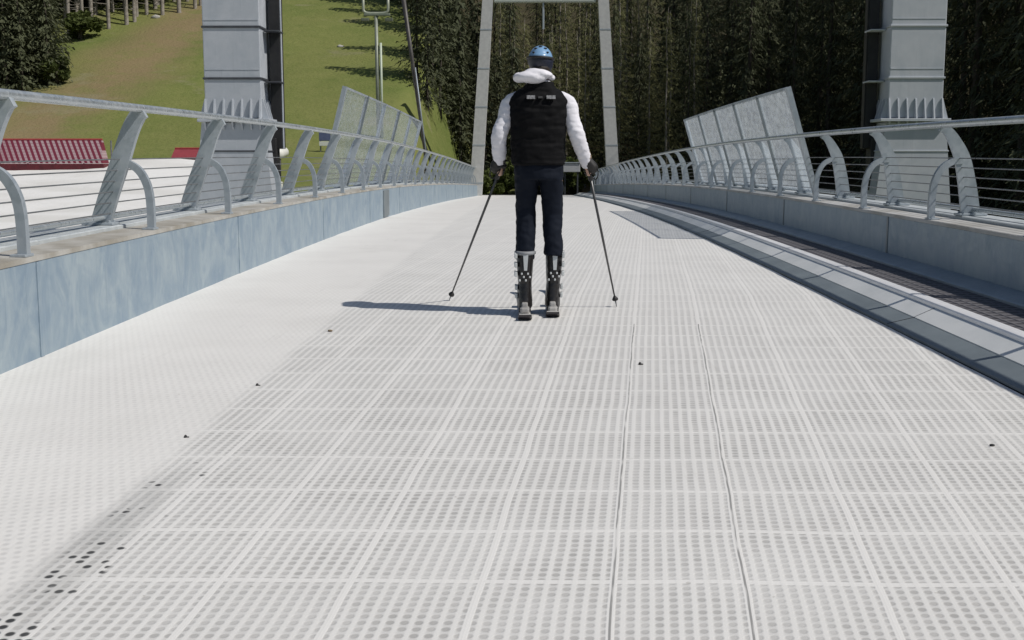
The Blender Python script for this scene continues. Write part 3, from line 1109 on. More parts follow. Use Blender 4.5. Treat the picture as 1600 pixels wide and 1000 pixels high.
# ------------------------------------------------------------------ trees
def conifer(seed, h, r, base, dens, mats, droop=0.35, card=(.42, .13), dead=0.0, tr=None):
    """trunk mesh and crown mesh, both with the root at the origin"""
    rng = random.Random(seed)
    T = MB()
    tr = tr or h * 0.007 + .05
    bend = [Vector((rng.uniform(-.12, .12) * k, rng.uniform(-.12, .12) * k, 0)) * .3 for k in range(7)]
    T.tube([Vector((0, 0, -.6))] + [Vector((0, 0, h * k / 6)) + bend[k] for k in range(7)],
           [tr * 1.35] + [tr * (1 - k / 6.4) for k in range(7)], 9)
    C = MB()
    z = base
    # dead twigs on the bare part of the stem
    if dead:
        zz = 1.0
        while zz < base + 1.5:
            a = rng.uniform(0, 6.28)
            l_ = rng.uniform(.4, 1.3) * dead
            d = Vector((math.cos(a), math.sin(a), rng.uniform(-.35, .05)))
            T.tube([Vector((0, 0, zz)), Vector((0, 0, zz)) + d * l_], [.025, .01], 4)
            zz += rng.uniform(.12, .35)
    while z < h - .2:
        t = (z - base) / max(.1, h - base)
        R_ = r * ((1 - t) ** .75) * (0.72 + .28 * min(1, t * 6 + .25)) + .15
        nb = rng.randint(4, 6)
        a0 = rng.uniform(0, 6.28)
        for b in range(nb):
            if rng.random() < .10: continue
            a = a0 + b * 6.283 / nb + rng.uniform(-.35, .35)
            L_ = R_ * rng.uniform(.62, 1.12)
            dirv = Vector((math.cos(a), math.sin(a), 0))
            side = Vector((-dirv.y, dirv.x, 0))
            o = Vector((0, 0, z + rng.uniform(-.12, .12)))
            n = max(3, int(L_ * 5.2 * dens))
            for k in range(n):
                u = (k + rng.random()) / n
                if u < .14: continue
                p = o + dirv * (L_ * u) + Vector((0, 0, -droop * L_ * (u ** 1.3) + .18 * L_ * u * u))
                p += side * rng.uniform(-1, 1) * .30 * L_ * (1 - u * .6) * .7 + Vector((0, 0, rng.uniform(-.16, .08)))
                s = card[0] * rng.uniform(.6, 1.25) * (1 - .3 * u)
                w_ = card[1] * rng.uniform(.7, 1.4)
                ang = rng.uniform(-.9, .9)
                dd = (dirv * math.cos(ang) + side * math.sin(ang) + Vector((0, 0, rng.uniform(-1.25, -.1)))).normalized()
                sd = dd.cross(Vector((rng.uniform(-.6, .6), rng.uniform(-.6, .6), 1))).normalized()
                i = len(C.v)
                C.v += [p - sd * w_ * .5, p + sd * w_ * .5, p + dd * s + sd * w_ * .22, p + dd * s - sd * w_ * .22]
                C.f.append((i, i + 1, i + 2, i + 3))
                C.mi.append(0)
        for k in range(5 if dead != .9 else 2):
            a = rng.uniform(0, 6.28)
            dv = Vector((math.cos(a), math.sin(a), 0))
            p = Vector((0, 0, z + rng.uniform(-.2, .2))) + dv * rng.uniform(.12, .40)
            sd = Vector((-dv.y, dv.x, 0))
            dd = (dv * .5 + Vector((0, 0, -rng.uniform(.4, 1)))).normalized() * card[0] * rng.uniform(.9, 1.5)
            i = len(C.v)
            C.v += [p - sd * card[1], p + sd * card[1], p + dd + sd * card[1] * .4, p + dd - sd * card[1] * .4]
            C.f.append((i, i + 1, i + 2, i + 3))
            C.mi.append(0)
        z += rng.uniform(.30, .46) * (1 + .25 * (h > 14))
    return (T.mesh("trunk", smooth=True), C.mesh("crown", fixn=False), mats)


def broadleaf(seed, h, r, mats):
    rng = random.Random(seed)
    T = MB()
    T.tube([(0, 0, -.4), (.05, 0, h * .35), (-.05, .05, h * .75)], [.16, .12, .05], 8)
    C = MB()
    lobes = []
    for k in range(15):
        a = rng.uniform(0, 6.28)
        u = rng.uniform(.15, 1)
        rr = r * (1 - .55 * abs(u - .45)) * rng.uniform(.35, .95)
        c = Vector((math.cos(a) * rr, math.sin(a) * rr, h * (.18 + .76 * u)))
        lobes.append((c, r * rng.uniform(.28, .5)))
        T.tube([(0, 0, h * .3 * u + .2), c], [.05, .02], 5)
    for c, lr in lobes:
        for k in range(190):
            d = Vector((rng.gauss(0, 1), rng.gauss(0, 1), rng.gauss(0, 1))).normalized()
            p = c + Vector((d.x, d.y, d.z * .8)) * lr * rng.uniform(.55, 1.1)
            a = Vector((rng.gauss(0, 1), rng.gauss(0, 1), rng.gauss(0, .5))).normalized()
            b = a.cross(Vector((rng.gauss(0, 1), rng.gauss(0, 1), rng.gauss(0, 1)))).normalized()
            s = rng.uniform(.08, .19)
            i = len(C.v)
            C.v += [p - a * s, p + b * s * .6, p + a * s, p - b * s * .6]
            C.f.append((i, i + 1, i + 2, i + 3))
            C.mi.append(0)
    return (T.mesh("trunk", smooth=True), C.mesh("crown", fixn=False), mats)


SPR = [M['bark'], M['needle']]
LAR = [M['bark_pale'], M['larch']]
KIND = {
    'spruce_low': [conifer(11 + k, 11 + k, 2.5, 0.5, 1.35, SPR) for k in range(3)],
    'spruce_tall': [conifer(31 + k, 18 + 1.5 * k, 2.9, 0.9, 1.9, SPR, dead=.8, card=(.48,.075)) for k in range(4)],
    'spruce_bare': [conifer(51 + k, 19 + k, 2.4, 5.2 + 1.2 * k, .8, [M['bark_pale'], M['needle']], dead=1.0, tr=.135) for k in range(3)],
    'larch': [conifer(71 + k, 16 + 1.5 * k, 2.5, 0.5 + .4 * k, 1.9, LAR, .28, (.42, .075), dead=.9, tr=.17) for k in range(4)],
    'shrub': [broadleaf(95 + k, 1.7, 1.1, [M['bark'], M['leaf']]) for k in range(2)],
}
PROTO = {}


def tree(kind, i, x, y, sc, rot, label, group):
    key = (kind, i % len(KIND[kind]))
    z = ground(x, y)
    nm = {'spruce_low': 'spruce_tree', 'spruce_tall': 'spruce_tree', 'spruce_bare': 'spruce_tree', 'larch': 'larch_tree',
          'broadleaf': 'broadleaf_tree', 'shrub': 'shrub'}[kind]
    cat = 'shrub' if kind == 'shrub' else 'tree'
    if key not in PROTO:
        t_, c_, ms = KIND[kind][key[1]]
        o = bpy.data.objects.new(nm, None)
        o.empty_display_size = .3
        COL.objects.link(o)
        link_mesh("trunk", t_, ms[0], o)
        link_mesh("crown", c_, ms[1], o)
        PROTO[key] = o
    else:
        o = copy_tree(PROTO[key])
    o.location = (x, y, z - .05)
    o.rotation_euler = (0, 0, rot)
    o.scale = (sc, sc, sc * random.Random(x * 7.1 + y).uniform(.92, 1.1))
    tag(o, label, cat, group)
    return o


rng = random.Random(5)


def edge_x(y):
    return float(np.interp(y, [66, 70, 74, 80, 86, 100], [-.5, -3.6, -5.9, -8.1, -9.0, -10]))


LB = {
    'behind': ("olive green larch in the sunlit wood behind the portal frame", "larches in the wood behind the bridge"),
    'behind_s': ("dark spruce in the wood behind the portal frame", "spruces in the wood behind the bridge"),
    'right': ("tall dark spruce in the shaded wood on the right", "spruces in the shaded wood on the right"),
    'low': ("low dark spruce at the grass edge of the wood left of the portal", "low spruces along the grass edge"),
    'top': ("bare stemmed spruce in the dark wood above the grass slope", "spruces above the grass slope"),
    'left': ("dark spruce in the clump at the far left of the grass slope", "spruces at the left of the grass slope"),
}
n_t = 0
row = 0
y = 69.0
while y < 101:
    stepx = 2.35 if y < 84 else 3.3
    x = edge_x(y) + rng.uniform(0, 1)
    while x < 22 + (y - 69) * .45:
        xx, yy = x + rng.uniform(-.7, .7), y + rng.uniform(-.9, .9)
        d = xx - edge_x(yy)
        if 66.5 < yy and not (abs(xx) < 4.2 and yy < 70.5):
            sc = rng.uniform(.85, 1.15)
            if d < 4.5:
                tree('spruce_low', rng.randint(0, 9), xx, yy, sc * .80, rng.uniform(0, 6), *LB['low'])
            elif xx < 10:
                if rng.random() < .66:
                    tree('larch', rng.randint(0, 9), xx, yy, sc * (.60 if yy < 80 else .8), rng.uniform(0, 6), *LB['behind'])
                else:
                    tree('spruce_tall', rng.randint(0, 9), xx, yy, sc * (.52 if yy < 80 else .75), rng.uniform(0, 6), *LB['behind_s'])
            else:
                tree('spruce_tall' if rng.random() < .75 else 'spruce_low', rng.randint(0, 9), xx, yy, sc * (.75 if yy < 80 else 1.0), rng.uniform(0, 6), *LB['right'])
            n_t += 1
        x += stepx
    y += 2.5 if y < 84 else 4.2
# nearer wood to the right of the bridge
y = 42.0
while y < 68:
    x = 18.6 + max(0, (52 - y) * .05)
    while x < 31:
        tree('spruce_tall', rng.randint(0, 9), x + rng.uniform(-.8, .8), y + rng.uniform(-1, 1), rng.uniform(.95, 1.2), rng.uniform(0, 6), *LB['right'])
        x += 3.0
        n_t += 1
    y += 3.0
# wood above the slope, top left
E0, E1 = hit(60, 68), hit(335, 14)
for rowi in range(6):
    for k in range(17):
        t = (k + rng.random() * .8) / 16.0 - .04
        p = E0.lerp(E1, t)
        d = Vector((E1.y - E0.y, -(E1.x - E0.x), 0)).normalized() * -1
        p = p + d * (.8 + rowi * 2.6 + rng.uniform(-.8, .8))
        if p.x > -18.5 and p.y < 94: continue
        tree('spruce_bare' if rowi < 2 else ('spruce_low' if k % 2 else 'spruce_tall'), rng.randint(0, 9), p.x, p.y, rng.uniform(.85, 1.1), rng.uniform(0, 6), *LB['top'])
        n_t += 1
# clump at the far left
for k in range(20):
    q = hit(rng.uniform(-70, 78), rng.uniform(100, 158))
    tree('spruce_low', rng.randint(0, 9), q.x, q.y + rng.uniform(0, 3), rng.uniform(.6, .9), rng.uniform(0, 6), *LB['left'])
    n_t += 1
for px, py, sc in ((668, 168, .62), (688, 178, .7), (706, 205, .6), (722, 232, .6), (652, 122, .6), (676, 120, .75), (700, 150, .8)):
    q = hit(px, py)
    tree('spruce_low', int(px), q.x, q.y, sc, px, *LB['low'])
SH = "leafy green shrub growing at the far end of the bridge"
for px, Y, sc in ((772, 66.5, .8), (790, 67.5, 1.0), (815, 67.2, .9), (868, 67.0, .8), (886, 67.8, 1.0), (905, 68.2, 1.1), (842, 68.6, 1.0)):
    tree('shrub', int(px), WY(px, 280, Y).x, Y, sc, px, SH, "shrubs at the bridge end")
for px, py, sc, lab in ((88, 132, .8, "green bush at the foot of the spruces on the far left"),
                        (125, 62, 1.0, "green bush under the bare stemmed spruces")):
    q = hit(px, py)
    tree('shrub', int(px), q.x, q.y, sc, px, lab, None)
print("trees", n_t)

# pale stones on the slope
for px, py, s_, lab in ((84, 112, .26, "pale stone beside the dark spruces on the far left"), (243, 28, .22, "pale stone under the wood above the track"),
                        (532, 74, .16, "pale stone half way up the grass slope")):
    q = hit(px, py)
    b = MB()
    b.ell(q + Vector((0, 0, s_ * .2)), (s_ * 1.4, s_, s_ * .7), 10, 7)
    for i in range(len(b.v)):
        b.v[i] += mnoise.noise_vector(b.v[i] * 4) * s_ * .3
    tag(b.build("stone", simple("pale limestone", (0.5, 0.49, 0.45), (0.35, 0.34, 0.31), .9, 0, 5), None, True, q), lab, "stone")



# ------------------------------------------------------------------ the skier
PY = 7.95                                   # distance of the skier's body plane


def S(px, py, dy=0.0):
    return WY(px, py, PY + dy)


PX = (S(900, 300).x - S(800, 300).x) / 100.0      # metres per photo pixel at the skier


def ring(c, hw, hd, n=20, ex=2.4, tilt=0.0):
    o = []
    for k in range(n):
        a = 2 * math.pi * k / n
        ca, sa = math.cos(a), math.sin(a)
        x_ = hw * math.copysign(abs(ca) ** (2 / ex), ca)
        y_ = hd * math.copysign(abs(sa) ** (2 / ex), sa)
        o.append(Vector(c) + Vector((x_, y_, tilt * x_)))
    return o


def loft_dense(mb, keys, n=24, sub=4, ex=2.3):
    """keys: (center, halfwidth, halfdepth)"""
    cs = curve([k[0] for k in keys], sub)
    m_ = len(cs)
    hw = lerp_list([k[1] for k in keys], len(keys), m_)
    hd = lerp_list([k[2] for k in keys], len(keys), m_)
    mb.rings([ring(cs[i], hw[i], hd[i], n, ex) for i in range(m_)])
    return mb


def remeshed(mb, name, voxel, smooth=2, disp=0.0, freq=12.0, stretch=(1, 1, 1), org=Vector((0, 0, 0)), keep=None):
    me = mb.mesh("tmp")
    o = bpy.data.objects.new("tmp", me)
    COL.objects.link(o)
    r_ = o.modifiers.new("r", 'REMESH')
    r_.mode = 'VOXEL'
    r_.voxel_size = voxel
    s_ = o.modifiers.new("s", 'SMOOTH')
    s_.iterations = smooth
    s_.factor = .5
    dg = bpy.context.evaluated_depsgraph_get()
    ev = o.evaluated_get(dg)
    out = bpy.data.meshes.new_from_object(ev)
    out.name = name
    bpy.data.objects.remove(o)
    bpy.data.meshes.remove(me)
    ns = [v.normal.copy() for v in out.vertices]
    for i, v_ in enumerate(out.vertices):
        if disp:
            p = Vector((v_.co.x * stretch[0], v_.co.y * stretch[1], v_.co.z * stretch[2])) * freq
            d = mnoise.noise(p) * .6 + mnoise.noise(p * 2.3 + Vector((3, 1, 7))) * .4
            d = d if d > -.1 else -.1 + (d + .1) * 1.6
            v_.co += ns[i] * disp * d
        v_.co -= org
    out.polygons.foreach_set("use_smooth", [True] * len(out.polygons))
    out.update()
    return out


feet = S(843, 487)
feet.z = deckz(PY) + .03
person = empty("person", feet, "skier in black vest, white sleeves and blue helmet standing on skis seen from behind", "person")
OR = ORG[person]

# body: one continuous surface
bd = MB()
loft_dense(bd, [(S(842, 268), 34 * PX, .115), (S(842, 245), 35 * PX, .105), (S(842, 205), 36 * PX, .11), (S(842, 170), 40 * PX, .115),
                (S(842, 152), 36 * PX, .095), (S(843, 140), 16 * PX, .065), (S(844, 118, .02), 12.5 * PX, .058)], 22)
bd.ell(S(845, 97, .035), (.074, .098, .108), 20, 14)                        # skull
bd.ell(S(845, 108, .09), (.056, .055, .062), 14, 10)                        # jaw
bd.ell(S(845, 102, .145), (.014, .022, .024), 8, 6)                         # nose
for sx in (-1, 1):
    bd.ell(S(845 + sx * 17, 101, .03), (.010, .02, .032), 8, 6)             # ears
bd.ell(S(845, 111, .137), (.024, .012, .009), 8, 6)                         # mouth
HANDL, HANDR = S(781, 266, .05), S(920, 266, .05)
for sh, el, ha in ((S(797, 160, .0), S(778, 213, -.035), HANDL), (S(883, 160, .0), S(903, 212, -.035), HANDR)):
    bd.tube(curve([S(842, 158), sh, sh.lerp(el, .5), el, el.lerp(ha, .5), ha], 4),
            lerp_list([.055, .042, .039, .036, .032, .025], 6, 21), 12)
    bd.ell(ha, (.022, .028, .045), 10, 8)
LEGS = ((S(824, 268), S(822, 335, .06), S(821, 405, -.02), S(820.5, 472, .0)), (S(862, 268), S(862.5, 335, .08), S(864, 402, .02), S(865.5, 466, .05)))
for hp_, kn, ca_, an in LEGS:
    bd.tube(curve([hp_, hp_.lerp(kn, .5), kn, ca_, an], 4), lerp_list([.080, .070, .053, .044, .030], 5, 17), 12)
skin = simple("skin", (0.55, 0.36, 0.28), (0.48, 0.30, 0.23), .5)
link_mesh("body", remeshed(bd, "body", .011, 3, org=OR), skin, person)

# trousers
tr_ = MB()
loft_dense(tr_, [(S(842, 243), 37 * PX, .13), (S(842, 262), 38.5 * PX, .14), (S(842.5, 280), 38.5 * PX, .135)], 22)
for (hp_, kn, ca_, an), xs in zip(LEGS, ((822, 821.5, 820.5), (862.5, 863.5, 865))):
    loft_dense(tr_, [(S(xs[0] + (.8 if xs[0] < 840 else -.8), 272), 19.5 * PX, .115), (S(xs[0], 300, .03), 17.6 * PX, .10), (S(xs[1], 335, .05), 15.8 * PX, .086),
                     (S(xs[1], 365, .02), 15.2 * PX, .085), (S(xs[2], 386, .01), 14.6 * PX, .092), (S(xs[2], 405 if xs[0] < 840 else 399, .01), 15.2 * PX, .102)], 18)
navy = Mat("navy ski trousers", .8, 0, .2)
v = navy.coord("Object")
nn = navy.noise(v, 9, 5)
navy.color(navy.mix(nn, (0.003, 0.005, 0.011), (0.006, 0.010, 0.020)))
navy.bump(navy.noise(v, 40, 4), .3, .004)
link_mesh("trousers", remeshed(tr_, "trousers", .009, 3, .011, 10, (1, 1, 1.5), OR), navy.m, person)

# white jacket: sleeves, shoulders, hood
jk = MB()
loft_dense(jk, [(S(842, 250), 36 * PX, .12), (S(842, 205), 38 * PX, .12), (S(842, 172), 42 * PX, .125), (S(842, 155), 41 * PX, .11), (S(843, 142), 26 * PX, .085),
                (S(843, 127), 19 * PX, .085)], 22)
for sh, el, ha, ws in ((S(800, 160), S(779.5, 213, -.045), HANDL, -1), (S(884, 160), S(901.5, 211, -.045), HANDR, 1)):
    fa = el.lerp(ha, .55)
    jk.tube(curve([S(842, 160), sh, sh.lerp(el, .55), el, fa, el.lerp(ha, .9)], 5),
            lerp_list([.076, .060, .054, .053, .047, .034], 6, 26), 16)
whitec = Mat("white jacket cloth", .8, 0, .25)
v = whitec.coord("Object")
whitec.color(whitec.mix(whitec.noise(v, 6, 5), (0.80, 0.79, 0.83), (0.68, 0.67, 0.72)))
whitec.bump(whitec.noise(v, 55, 4), .25, .003)
jkt = link_mesh("jacket", remeshed(jk, "jacket", .0075, 4, .0065, 16, (.8, .8, 2.0), OR), whitec.m, person)
hd_ = MB()
hd_.ell(S(829, 121, -.07), (25 * PX, .075, 9 * PX), 22, 14, Matrix.Rotation(rad(6), 3, 'Y'))
hd_.ell(S(813, 121, -.03), (12 * PX, .07, 8 * PX), 16, 10)
hd_.ell(S(843, 115, -.06), (22 * PX, .07, 7 * PX), 16, 10, Matrix.Rotation(rad(10), 3, 'Y'))
hd_.ell(S(861, 121, -.01), (6 * PX, .06, 5 * PX), 12, 8)
link_mesh("hood", remeshed(hd_, "hood", .008, 3, .009, 13, (1, 1, 1.6), OR), whitec.m, jkt)

# padded black vest
vs = MB()
keys = [(S(841, 258), 42 * PX, .150), (S(841, 252), 42.5 * PX, .152), (S(841, 238), 42 * PX, .146), (S(841, 215), 43 * PX, .146), (S(841, 190), 45 * PX, .150),
        (S(841, 170), 47 * PX, .148), (S(841, 156), 46.5 * PX, .132), (S(841.5, 146), 39 * PX, .110), (S(843, 137), 25 * PX, .095), (S(844, 128), 20 * PX, .09)]
loft_dense(vs, keys, 26, 4, 2.5)
vest = Mat("black padded cloth", .8, 0, .15)
v = vest.coord("Object")
x, y, z = vest.sep(v)
q1 = ((z * 9.0).fract() - .5).abs()
vest.color(vest.mix(vest.noise(v, 8, 4), (0.003, 0.003, 0.0035), (0.006, 0.006, 0.007)))
vest.bump(q1.step(.5, .3) * .6 + vest.noise(v, 30, 4) * .5, .5, .012)
vst = link_mesh("vest", remeshed(vs, "vest", .009, 2, .012, 9, (1, 1, 2.2), OR), vest.m, person)
patch = simple("grey reflective print", (0.34, 0.34, 0.35), (0.10, 0.10, 0.10), .5, 0, 60)
for cx_, hw in ((829.5, 6.5), (844.5, 3.5), (861, 7)):
    b = MB()
    n_ = 8
    yb = -.1385
    top = [S(cx_ - hw + 2 * hw * i / (n_ - 1), 149.0 if hw > 5 else 150.5, yb) for i in range(n_)]
    bot = [S(cx_ - hw + 2 * hw * i / (n_ - 1), 154.5 if hw > 5 else 153.5, yb - .006) for i in range(n_)]
    b.plate(top + bot[::-1], (0, 1, 0), .022)
    b.build("reflective_print", patch if hw > 5 else simple("faint print", (0.05, 0.05, 0.05), (.02, .02, .02), .5, 0, 60), vst)

# helmet
hm = MB()
hc = S(844.5, 94.5, .03)
for j in range(13):
    pass
shell = MB()
nu, nv = 28, 14
rs = []
for j in range(nv + 1):
    th = math.pi * .60 * j / nv
    rs.append([hc + Vector((.082 * math.sin(th) * math.cos(2 * math.pi * k / nu), .118 * math.sin(th) * math.sin(2 * math.pi * k / nu),
                            .096 * math.cos(th) - .0 + (.010 * max(0, -math.sin(2 * math.pi * k / nu)) if j > 9 else 0))) for k in range(nu)])
rs[0] = [p + Vector((1e-4 * math.cos(i), 1e-4 * math.sin(i), 0)) for i, p in enumerate(rs[0])]
shell.rings(rs)
blue = Mat("light blue helmet shell", .3, 0, .5)
v = blue.coord("Object")
blue.color(blue.mix(blue.noise(v, 3, 2), (0.16, 0.31, 0.53), (0.24, 0.41, 0.60)))
hel = shell.build("helmet", blue.m, person, True)
vent = MB()
for sx, zz, ww in ((-.030, .072, .013), (.0, .084, .013), (.030, .072, .013), (-.045, .045, .010), (.045, .045, .010)):
    yy = -.118 * math.sqrt(max(0, 1 - (sx / .082) ** 2 - (zz / .096) ** 2))
    vent.ell(hc + Vector((sx, yy, zz)), (ww, .012, .006), 10, 6)
    vv = vent.build("vent", M['black'], hel, True)
    vent = MB()
bk = MB()
prs = []
for zz, e_ in ((-.074, .90), (-.066, .99), (-.03, 1.045), (.0, 1.05), (.010, 1.03)):
    s_ = math.sqrt(max(.05, 1 - (zz / .11) ** 2)) * e_
    prs.append([hc + Vector((.083 * s_ * math.cos(a), .118 * s_ * math.sin(a), zz - .012 * math.cos(a))) for a in np.linspace(math.pi * 1.0, math.pi * 1.93, 16)])
for pr in prs[::-1]:
    pass
n_ = 16
i0 = len(bk.v)
bk.v += [p for pr in prs for p in pr] + [hc + (p - hc) * .88 for pr in prs for p in pr]
m5 = len(prs)
for off in (0, m5 * n_):
    for j in range(m5 - 1):
        for k in range(n_ - 1):
            bk.f.append((off + j * n_ + k, off + j * n_ + k + 1, off + (j + 1) * n_ + k + 1, off + (j + 1) * n_ + k))
o2 = m5 * n_
for k in range(n_ - 1):
    bk.f.append((k, k + 1, o2 + k + 1, o2 + k))
    a = (m5 - 1) * n_ + k
    bk.f.append((a, a + 1, o2 + a + 1, o2 + a))
for j in range(m5 - 1):
    for kk in (0, n_ - 1):
        a = j * n_ + kk
        bk.f.append((a, a + n_, o2 + a + n_, o2 + a))
bk.mi = [0] * len(bk.f)
bk.build("rear_band", simple("dark navy plastic", (0.010, 0.012, 0.025), (0.016, 0.02, 0.04), .5), hel, True)
hr = MB()
hr.ell(S(845, 108, -.01), (.064, .075, .045), 16, 10)
hr.ell(S(845, 118, -.02), (.050, .055, .035), 16, 10)
link_mesh("hair", remeshed(hr, "hair", .008, 2, .008, 30, (1, 1, .4), OR), simple("dark hair", (0.015, 0.011, 0.009), (0.03, 0.022, 0.017), .6, 0, 40), person)
gb = MB()
gb.tube([hc + Vector((.086 * math.cos(a), .123 * math.sin(a), .012 - .004 * math.cos(a))) for a in np.linspace(math.pi * .9, math.pi * 2.1, 20)], .009, 6)
gb.build("goggle_strap", M['black'], hel, True)

# skis, boots
SLOPE = (deckz(PY + .3) - deckz(PY - .3)) / .6
white_ski = simple("white ski top sheet", (0.72, 0.70, 0.66), (0.55, 0.53, 0.50), .35, 0, 8)
buck = simple("pale grey plastic", (0.62, 0.64, 0.64), (0.5, 0.52, 0.52), .35, 0.2)
bootm = simple("black boot shell", (0.010, 0.009, 0.009), (0.022, 0.020, 0.020), .35, 0, 5)
for side, (pxs, pys, off, lab) in enumerate(((820.3, 499.5, .0, "white ski under the skier's left boot with a dark edge"), (863.5, 495.0, .05, "white ski under the skier's right boot with a dark edge"))):
    d = ray(pxs, pys)
    t = 5.0
    while (EYE + d * t).z > deckz((EYE + d * t).y) + .012: t += .003
    tail = EYE + d * t
    base = Vector((tail.x, tail.y, deckz(tail.y)))
    ski = empty("ski", base, lab, "ski")
    L_ = 1.58
    aim = -.012 if side == 0 else .016
    def skp(u, wv, zz):
        yy = base.y + u * L_
        lift = .10 * max(0, (u - .86) / .14) ** 2 + .025 * max(0, (.03 - u) / .03)
        return Vector((base.x + aim * u * L_ + wv, yy, deckz(yy) + .006 + lift + zz))
    us = list(np.linspace(0, 1, 30))
    def half(u):
        w_ = .0345 + .017 * (abs(u - .45) / .5) ** 2
        if u > .93: w_ *= max(.1, math.sqrt(max(0, 1 - ((u - .93) / .072) ** 2)))
        if u < .02: w_ *= .88
        return w_
    core, top = MB(), MB()
    core.rings([[skp(u, -half(u), 0), skp(u, half(u), 0), skp(u, half(u), .013), skp(u, -half(u), .013)] for u in us])
    top.rings([[skp(u, -half(u) * .93, .0135), skp(u, half(u) * .93, .0135), skp(u, half(u) * .86, .019), skp(u, -half(u) * .86, .019)] for u in us])
    core.build("edge", simple("dark ski base", (0.03, 0.028, 0.03), (0.06, 0.05, 0.05), .4), ski)
    top.build("top_sheet", white_ski, ski)
    ub = (PY + off - .02 - base.y) / L_
    heel = skp(ub - .02, 0, .02)
    bcol = simple("pale binding", (0.45, 0.44, 0.42), (0.32, 0.31, 0.30), .4)
    bn = MB()
    bn.bbox(skp(ub - .075, 0, .040), (.062, .13, .045), .010)
    bn.bbox(skp(ub - .085, 0, .072), (.040, .07, .04), .008)
    bn.bbox(skp(ub - .115, 0, .046), (.05, .05, .03), .008)
    bn.build("heel_binding", bcol, ski)
    MB().bbox(skp(ub + .235, 0, .045), (.07, .12, .05), .010).build("toe_binding", bcol, ski)
    # boot
    bt = MB()
    zf_ = deckz(PY + off) + .055
    xc = heel.x
    xt = S((820.5, 866)[side], 402).x
    yb_ = PY + off - .075
    keyb = [(Vector((xc, yb_ + .09, zf_)), .052, .150), (Vector((xc, yb_ + .085, zf_ + .05)), .051, .142), (Vector((xc, yb_ + .06, zf_ + .10)), .047, .105),
            (Vector((xc + (xt - xc) * .4, yb_ + .055, zf_ + .16)), .046, .090), (Vector((xc + (xt - xc) * .7, yb_ + .055, zf_ + .25)), .053, .092),
            (Vector((xt, yb_ + .065, zf_ + .33)), .058, .095), (Vector((xt, yb_ + .07, zf_ + .375)), .056, .092)]
    loft_dense(bt, keyb, 20, 4, 2.4)
    bt.bbox((xc, yb_ + .095, zf_ - .012), (.080, .305, .035), .008)
    boot = link_mesh("boot", remeshed(bt, "boot", .007, 1, .003, 30, (1, 1, 1), OR), bootm, person)
    sgn = -1 if side == 0 else 1
    for zz, tl in ((.345, .0), (.285, .01), (.225, .0), (.13, .0), (.075, .0)):
        f_ = min(1, zz / .33)
        cxb = xc + (xt - xc) * f_
        b = MB()
        ww = .060 if zz > .2 else .056
        b.bbox((cxb + sgn * ww, yb_ + .0 + .05 * (zz < .2), zf_ + zz), (.018, .085, .032), .004)
        b.bbox((cxb + sgn * (ww + .006), yb_ + .0 + .05 * (zz < .2), zf_ + zz + .004), (.012, .035, .034), .004)
        b.build("buckle", buck, boot)
    b = MB()
    pts_ = [Vector((xt + .0605 * math.cos(a), yb_ + .068 + .0965 * math.sin(a), zf_ + .362)) for a in np.linspace(math.pi * .98, math.pi * 2.02, 16)]
    b.tube(pts_, .014, 6)
    b.build("power_strap", buck if side else simple('grey strap', (0.27, 0.28, 0.30), (.2, .21, .22), .6), boot, True)
    b = MB()
    b.plate([Vector((xt - .012, yb_ - .030, zf_ + .355)), Vector((xt + .022, yb_ - .030, zf_ + .355)), Vector((xt + .014, yb_ - .040, zf_ + .25)), Vector((xt - .006, yb_ - .040, zf_ + .25))], (0, 1, 0), .012)
    for q in range(6):
        b.bbox((xc + (xt - xc) * .7 + (-.034 + .0135 * q), yb_ - .040, zf_ + .185 + .022 * ((q * 2) % 3)), (.012, .016, .014), .003)
    b.build("spoiler", buck, boot)


# poles and gloved hands
def grip_frame(a):
    a = a.normalized()
    f_ = Vector((0, 1, 0))
    f_ = (f_ - a * f_.dot(a)).normalized()
    return a, f_, a.cross(f_)


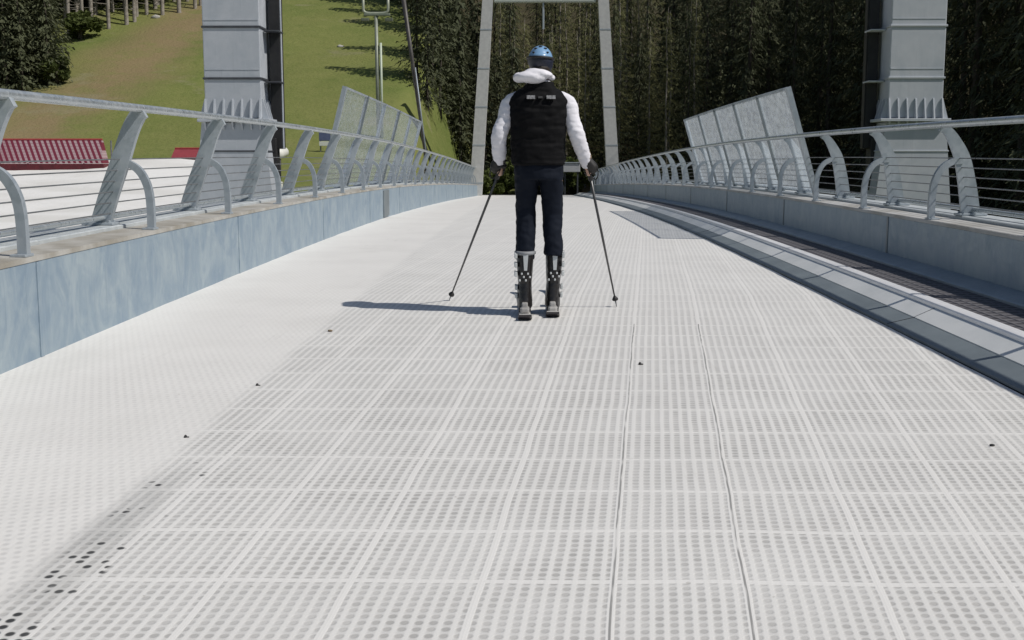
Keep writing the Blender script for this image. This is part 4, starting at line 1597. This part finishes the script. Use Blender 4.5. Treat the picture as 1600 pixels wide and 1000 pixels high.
glove = simple("dark glove leather", (0.012, 0.012, 0.012), (0.03, 0.027, 0.023), .6, 0, 30)
for side, (ha, tipx, tipy, tdy, lab) in enumerate(((HANDL, 702, 469, .68, "ski pole in the skier's left hand slanting out to the left"),
                                                 (HANDR, 963.5, 479, .38, "ski pole in the skier's right hand slanting out to the right"))):
    d = ray(tipx, tipy)
    t = 5.0
    while (EYE + d * t).z > deckz((EYE + d * t).y): t += .003
    tip = EYE + d * t
    axd = (ha - tip).normalized()
    topp = ha + axd * .085
    pole = empty("ski_pole", tip, lab, "ski pole")
    ln = (topp - tip).length
    MB().tube([tip + axd * .05, tip + axd * ln * .5, ha - axd * .07], [.0055, .0085, .009], 10).build("shaft", simple("dark grey pole", (0.07, 0.07, 0.072), (0.12, 0.12, 0.12), .35, .4), pole, True)
    MB().tube([tip + axd * -.01, tip + axd * .05], [.002, .0055], 8).build("tip", M['wire'], pole, True)
    bsk = MB()
    bsk.tube([tip + axd * .055, tip + axd * .062, tip + axd * .085], [.021, .022, .008], 14)
    bsk.build("basket", M['black'], pole, True)
    gr = MB()
    gr.tube([ha - axd * .075, ha - axd * .07, ha - axd * .03, ha, ha + axd * .04, ha + axd * .075, ha + axd * .09, ha + axd * .094],
            [.011, .0155, .0145, .0165, .0145, .017, .018, .010], 12)
    gr.build("grip", M['black'], pole, True)
    a, f_, s_ = grip_frame(axd)
    out = (-1 if side == 0 else 1)
    sx = s_ if s_.x * out > 0 else -s_
    st = MB()
    st.tube(curve([ha + a * .08, ha + a * .05 + sx * .05 - f_ * .02, ha - a * .02 + sx * .055 - f_ * .04, ha - a * .06 + sx * .03 - f_ * .04, ha - a * .01 - f_ * .035, ha + a * .075], 4), .004, 5)
    st.build("strap", M['black'], pole, True)
    # gloved hand closed round the grip
    el = (S(778, 213, -.035), S(903, 212, -.035))[side]
    fore = (ha - el).normalized()
    h = MB()
    pc = ha + sx * .028 - f_ * .012                                   # palm on the outer side of the grip
    wr = ha - fore * .085 + sx * .004
    h.tube(curve([wr - fore * .03, wr, pc - a * .0 - fore * .02, pc + a * .004 + f_ * .01], 4), lerp_list([.036, .034, .038, .034], 4, 13), 12)
    for q in range(4):
        off_ = (.034, .012, -.010, -.031)[q]
        rr = (.0095, .0100, .0096, .0086)[q]
        reach = (200, 225, 215, 190)[q]
        pts_ = []
        for k in range(9):
            an_ = rad(-20 + reach * k / 8)
            pts_.append(ha + a * (off_ - .004 * k / 8) + (sx * math.cos(an_) + f_ * math.sin(an_)) * (.0265 + (.004 if k == 0 else 0)))
        h.tube(pts_, lerp_list([rr * 1.12, rr, rr * 1.06, rr * .82], 4, 9), 8)
    tp = [pc + a * .012 - f_ * .016, ha + a * .040 + sx * .010 - f_ * .030, ha + a * .052 - sx * .016 - f_ * .020, ha + a * .056 - sx * .027 + f_ * .004]
    h.tube(curve(tp, 4), lerp_list([.0125, .0120, .0105, .0085], 4, 13), 8)
    link_mesh("glove", remeshed(h, "glove", .0042, 1, org=OR), glove, person)
    cf = MB()
    cf.tube([wr - fore * .045, wr - fore * .035, wr - fore * .0, wr + fore * .008], [.038, .0415, .0405, .036], 14)
    cf.build("cuff", simple("tan cuff", (0.30, 0.22, 0.16), (0.2, 0.15, 0.11), .7) if side else glove, person, True)
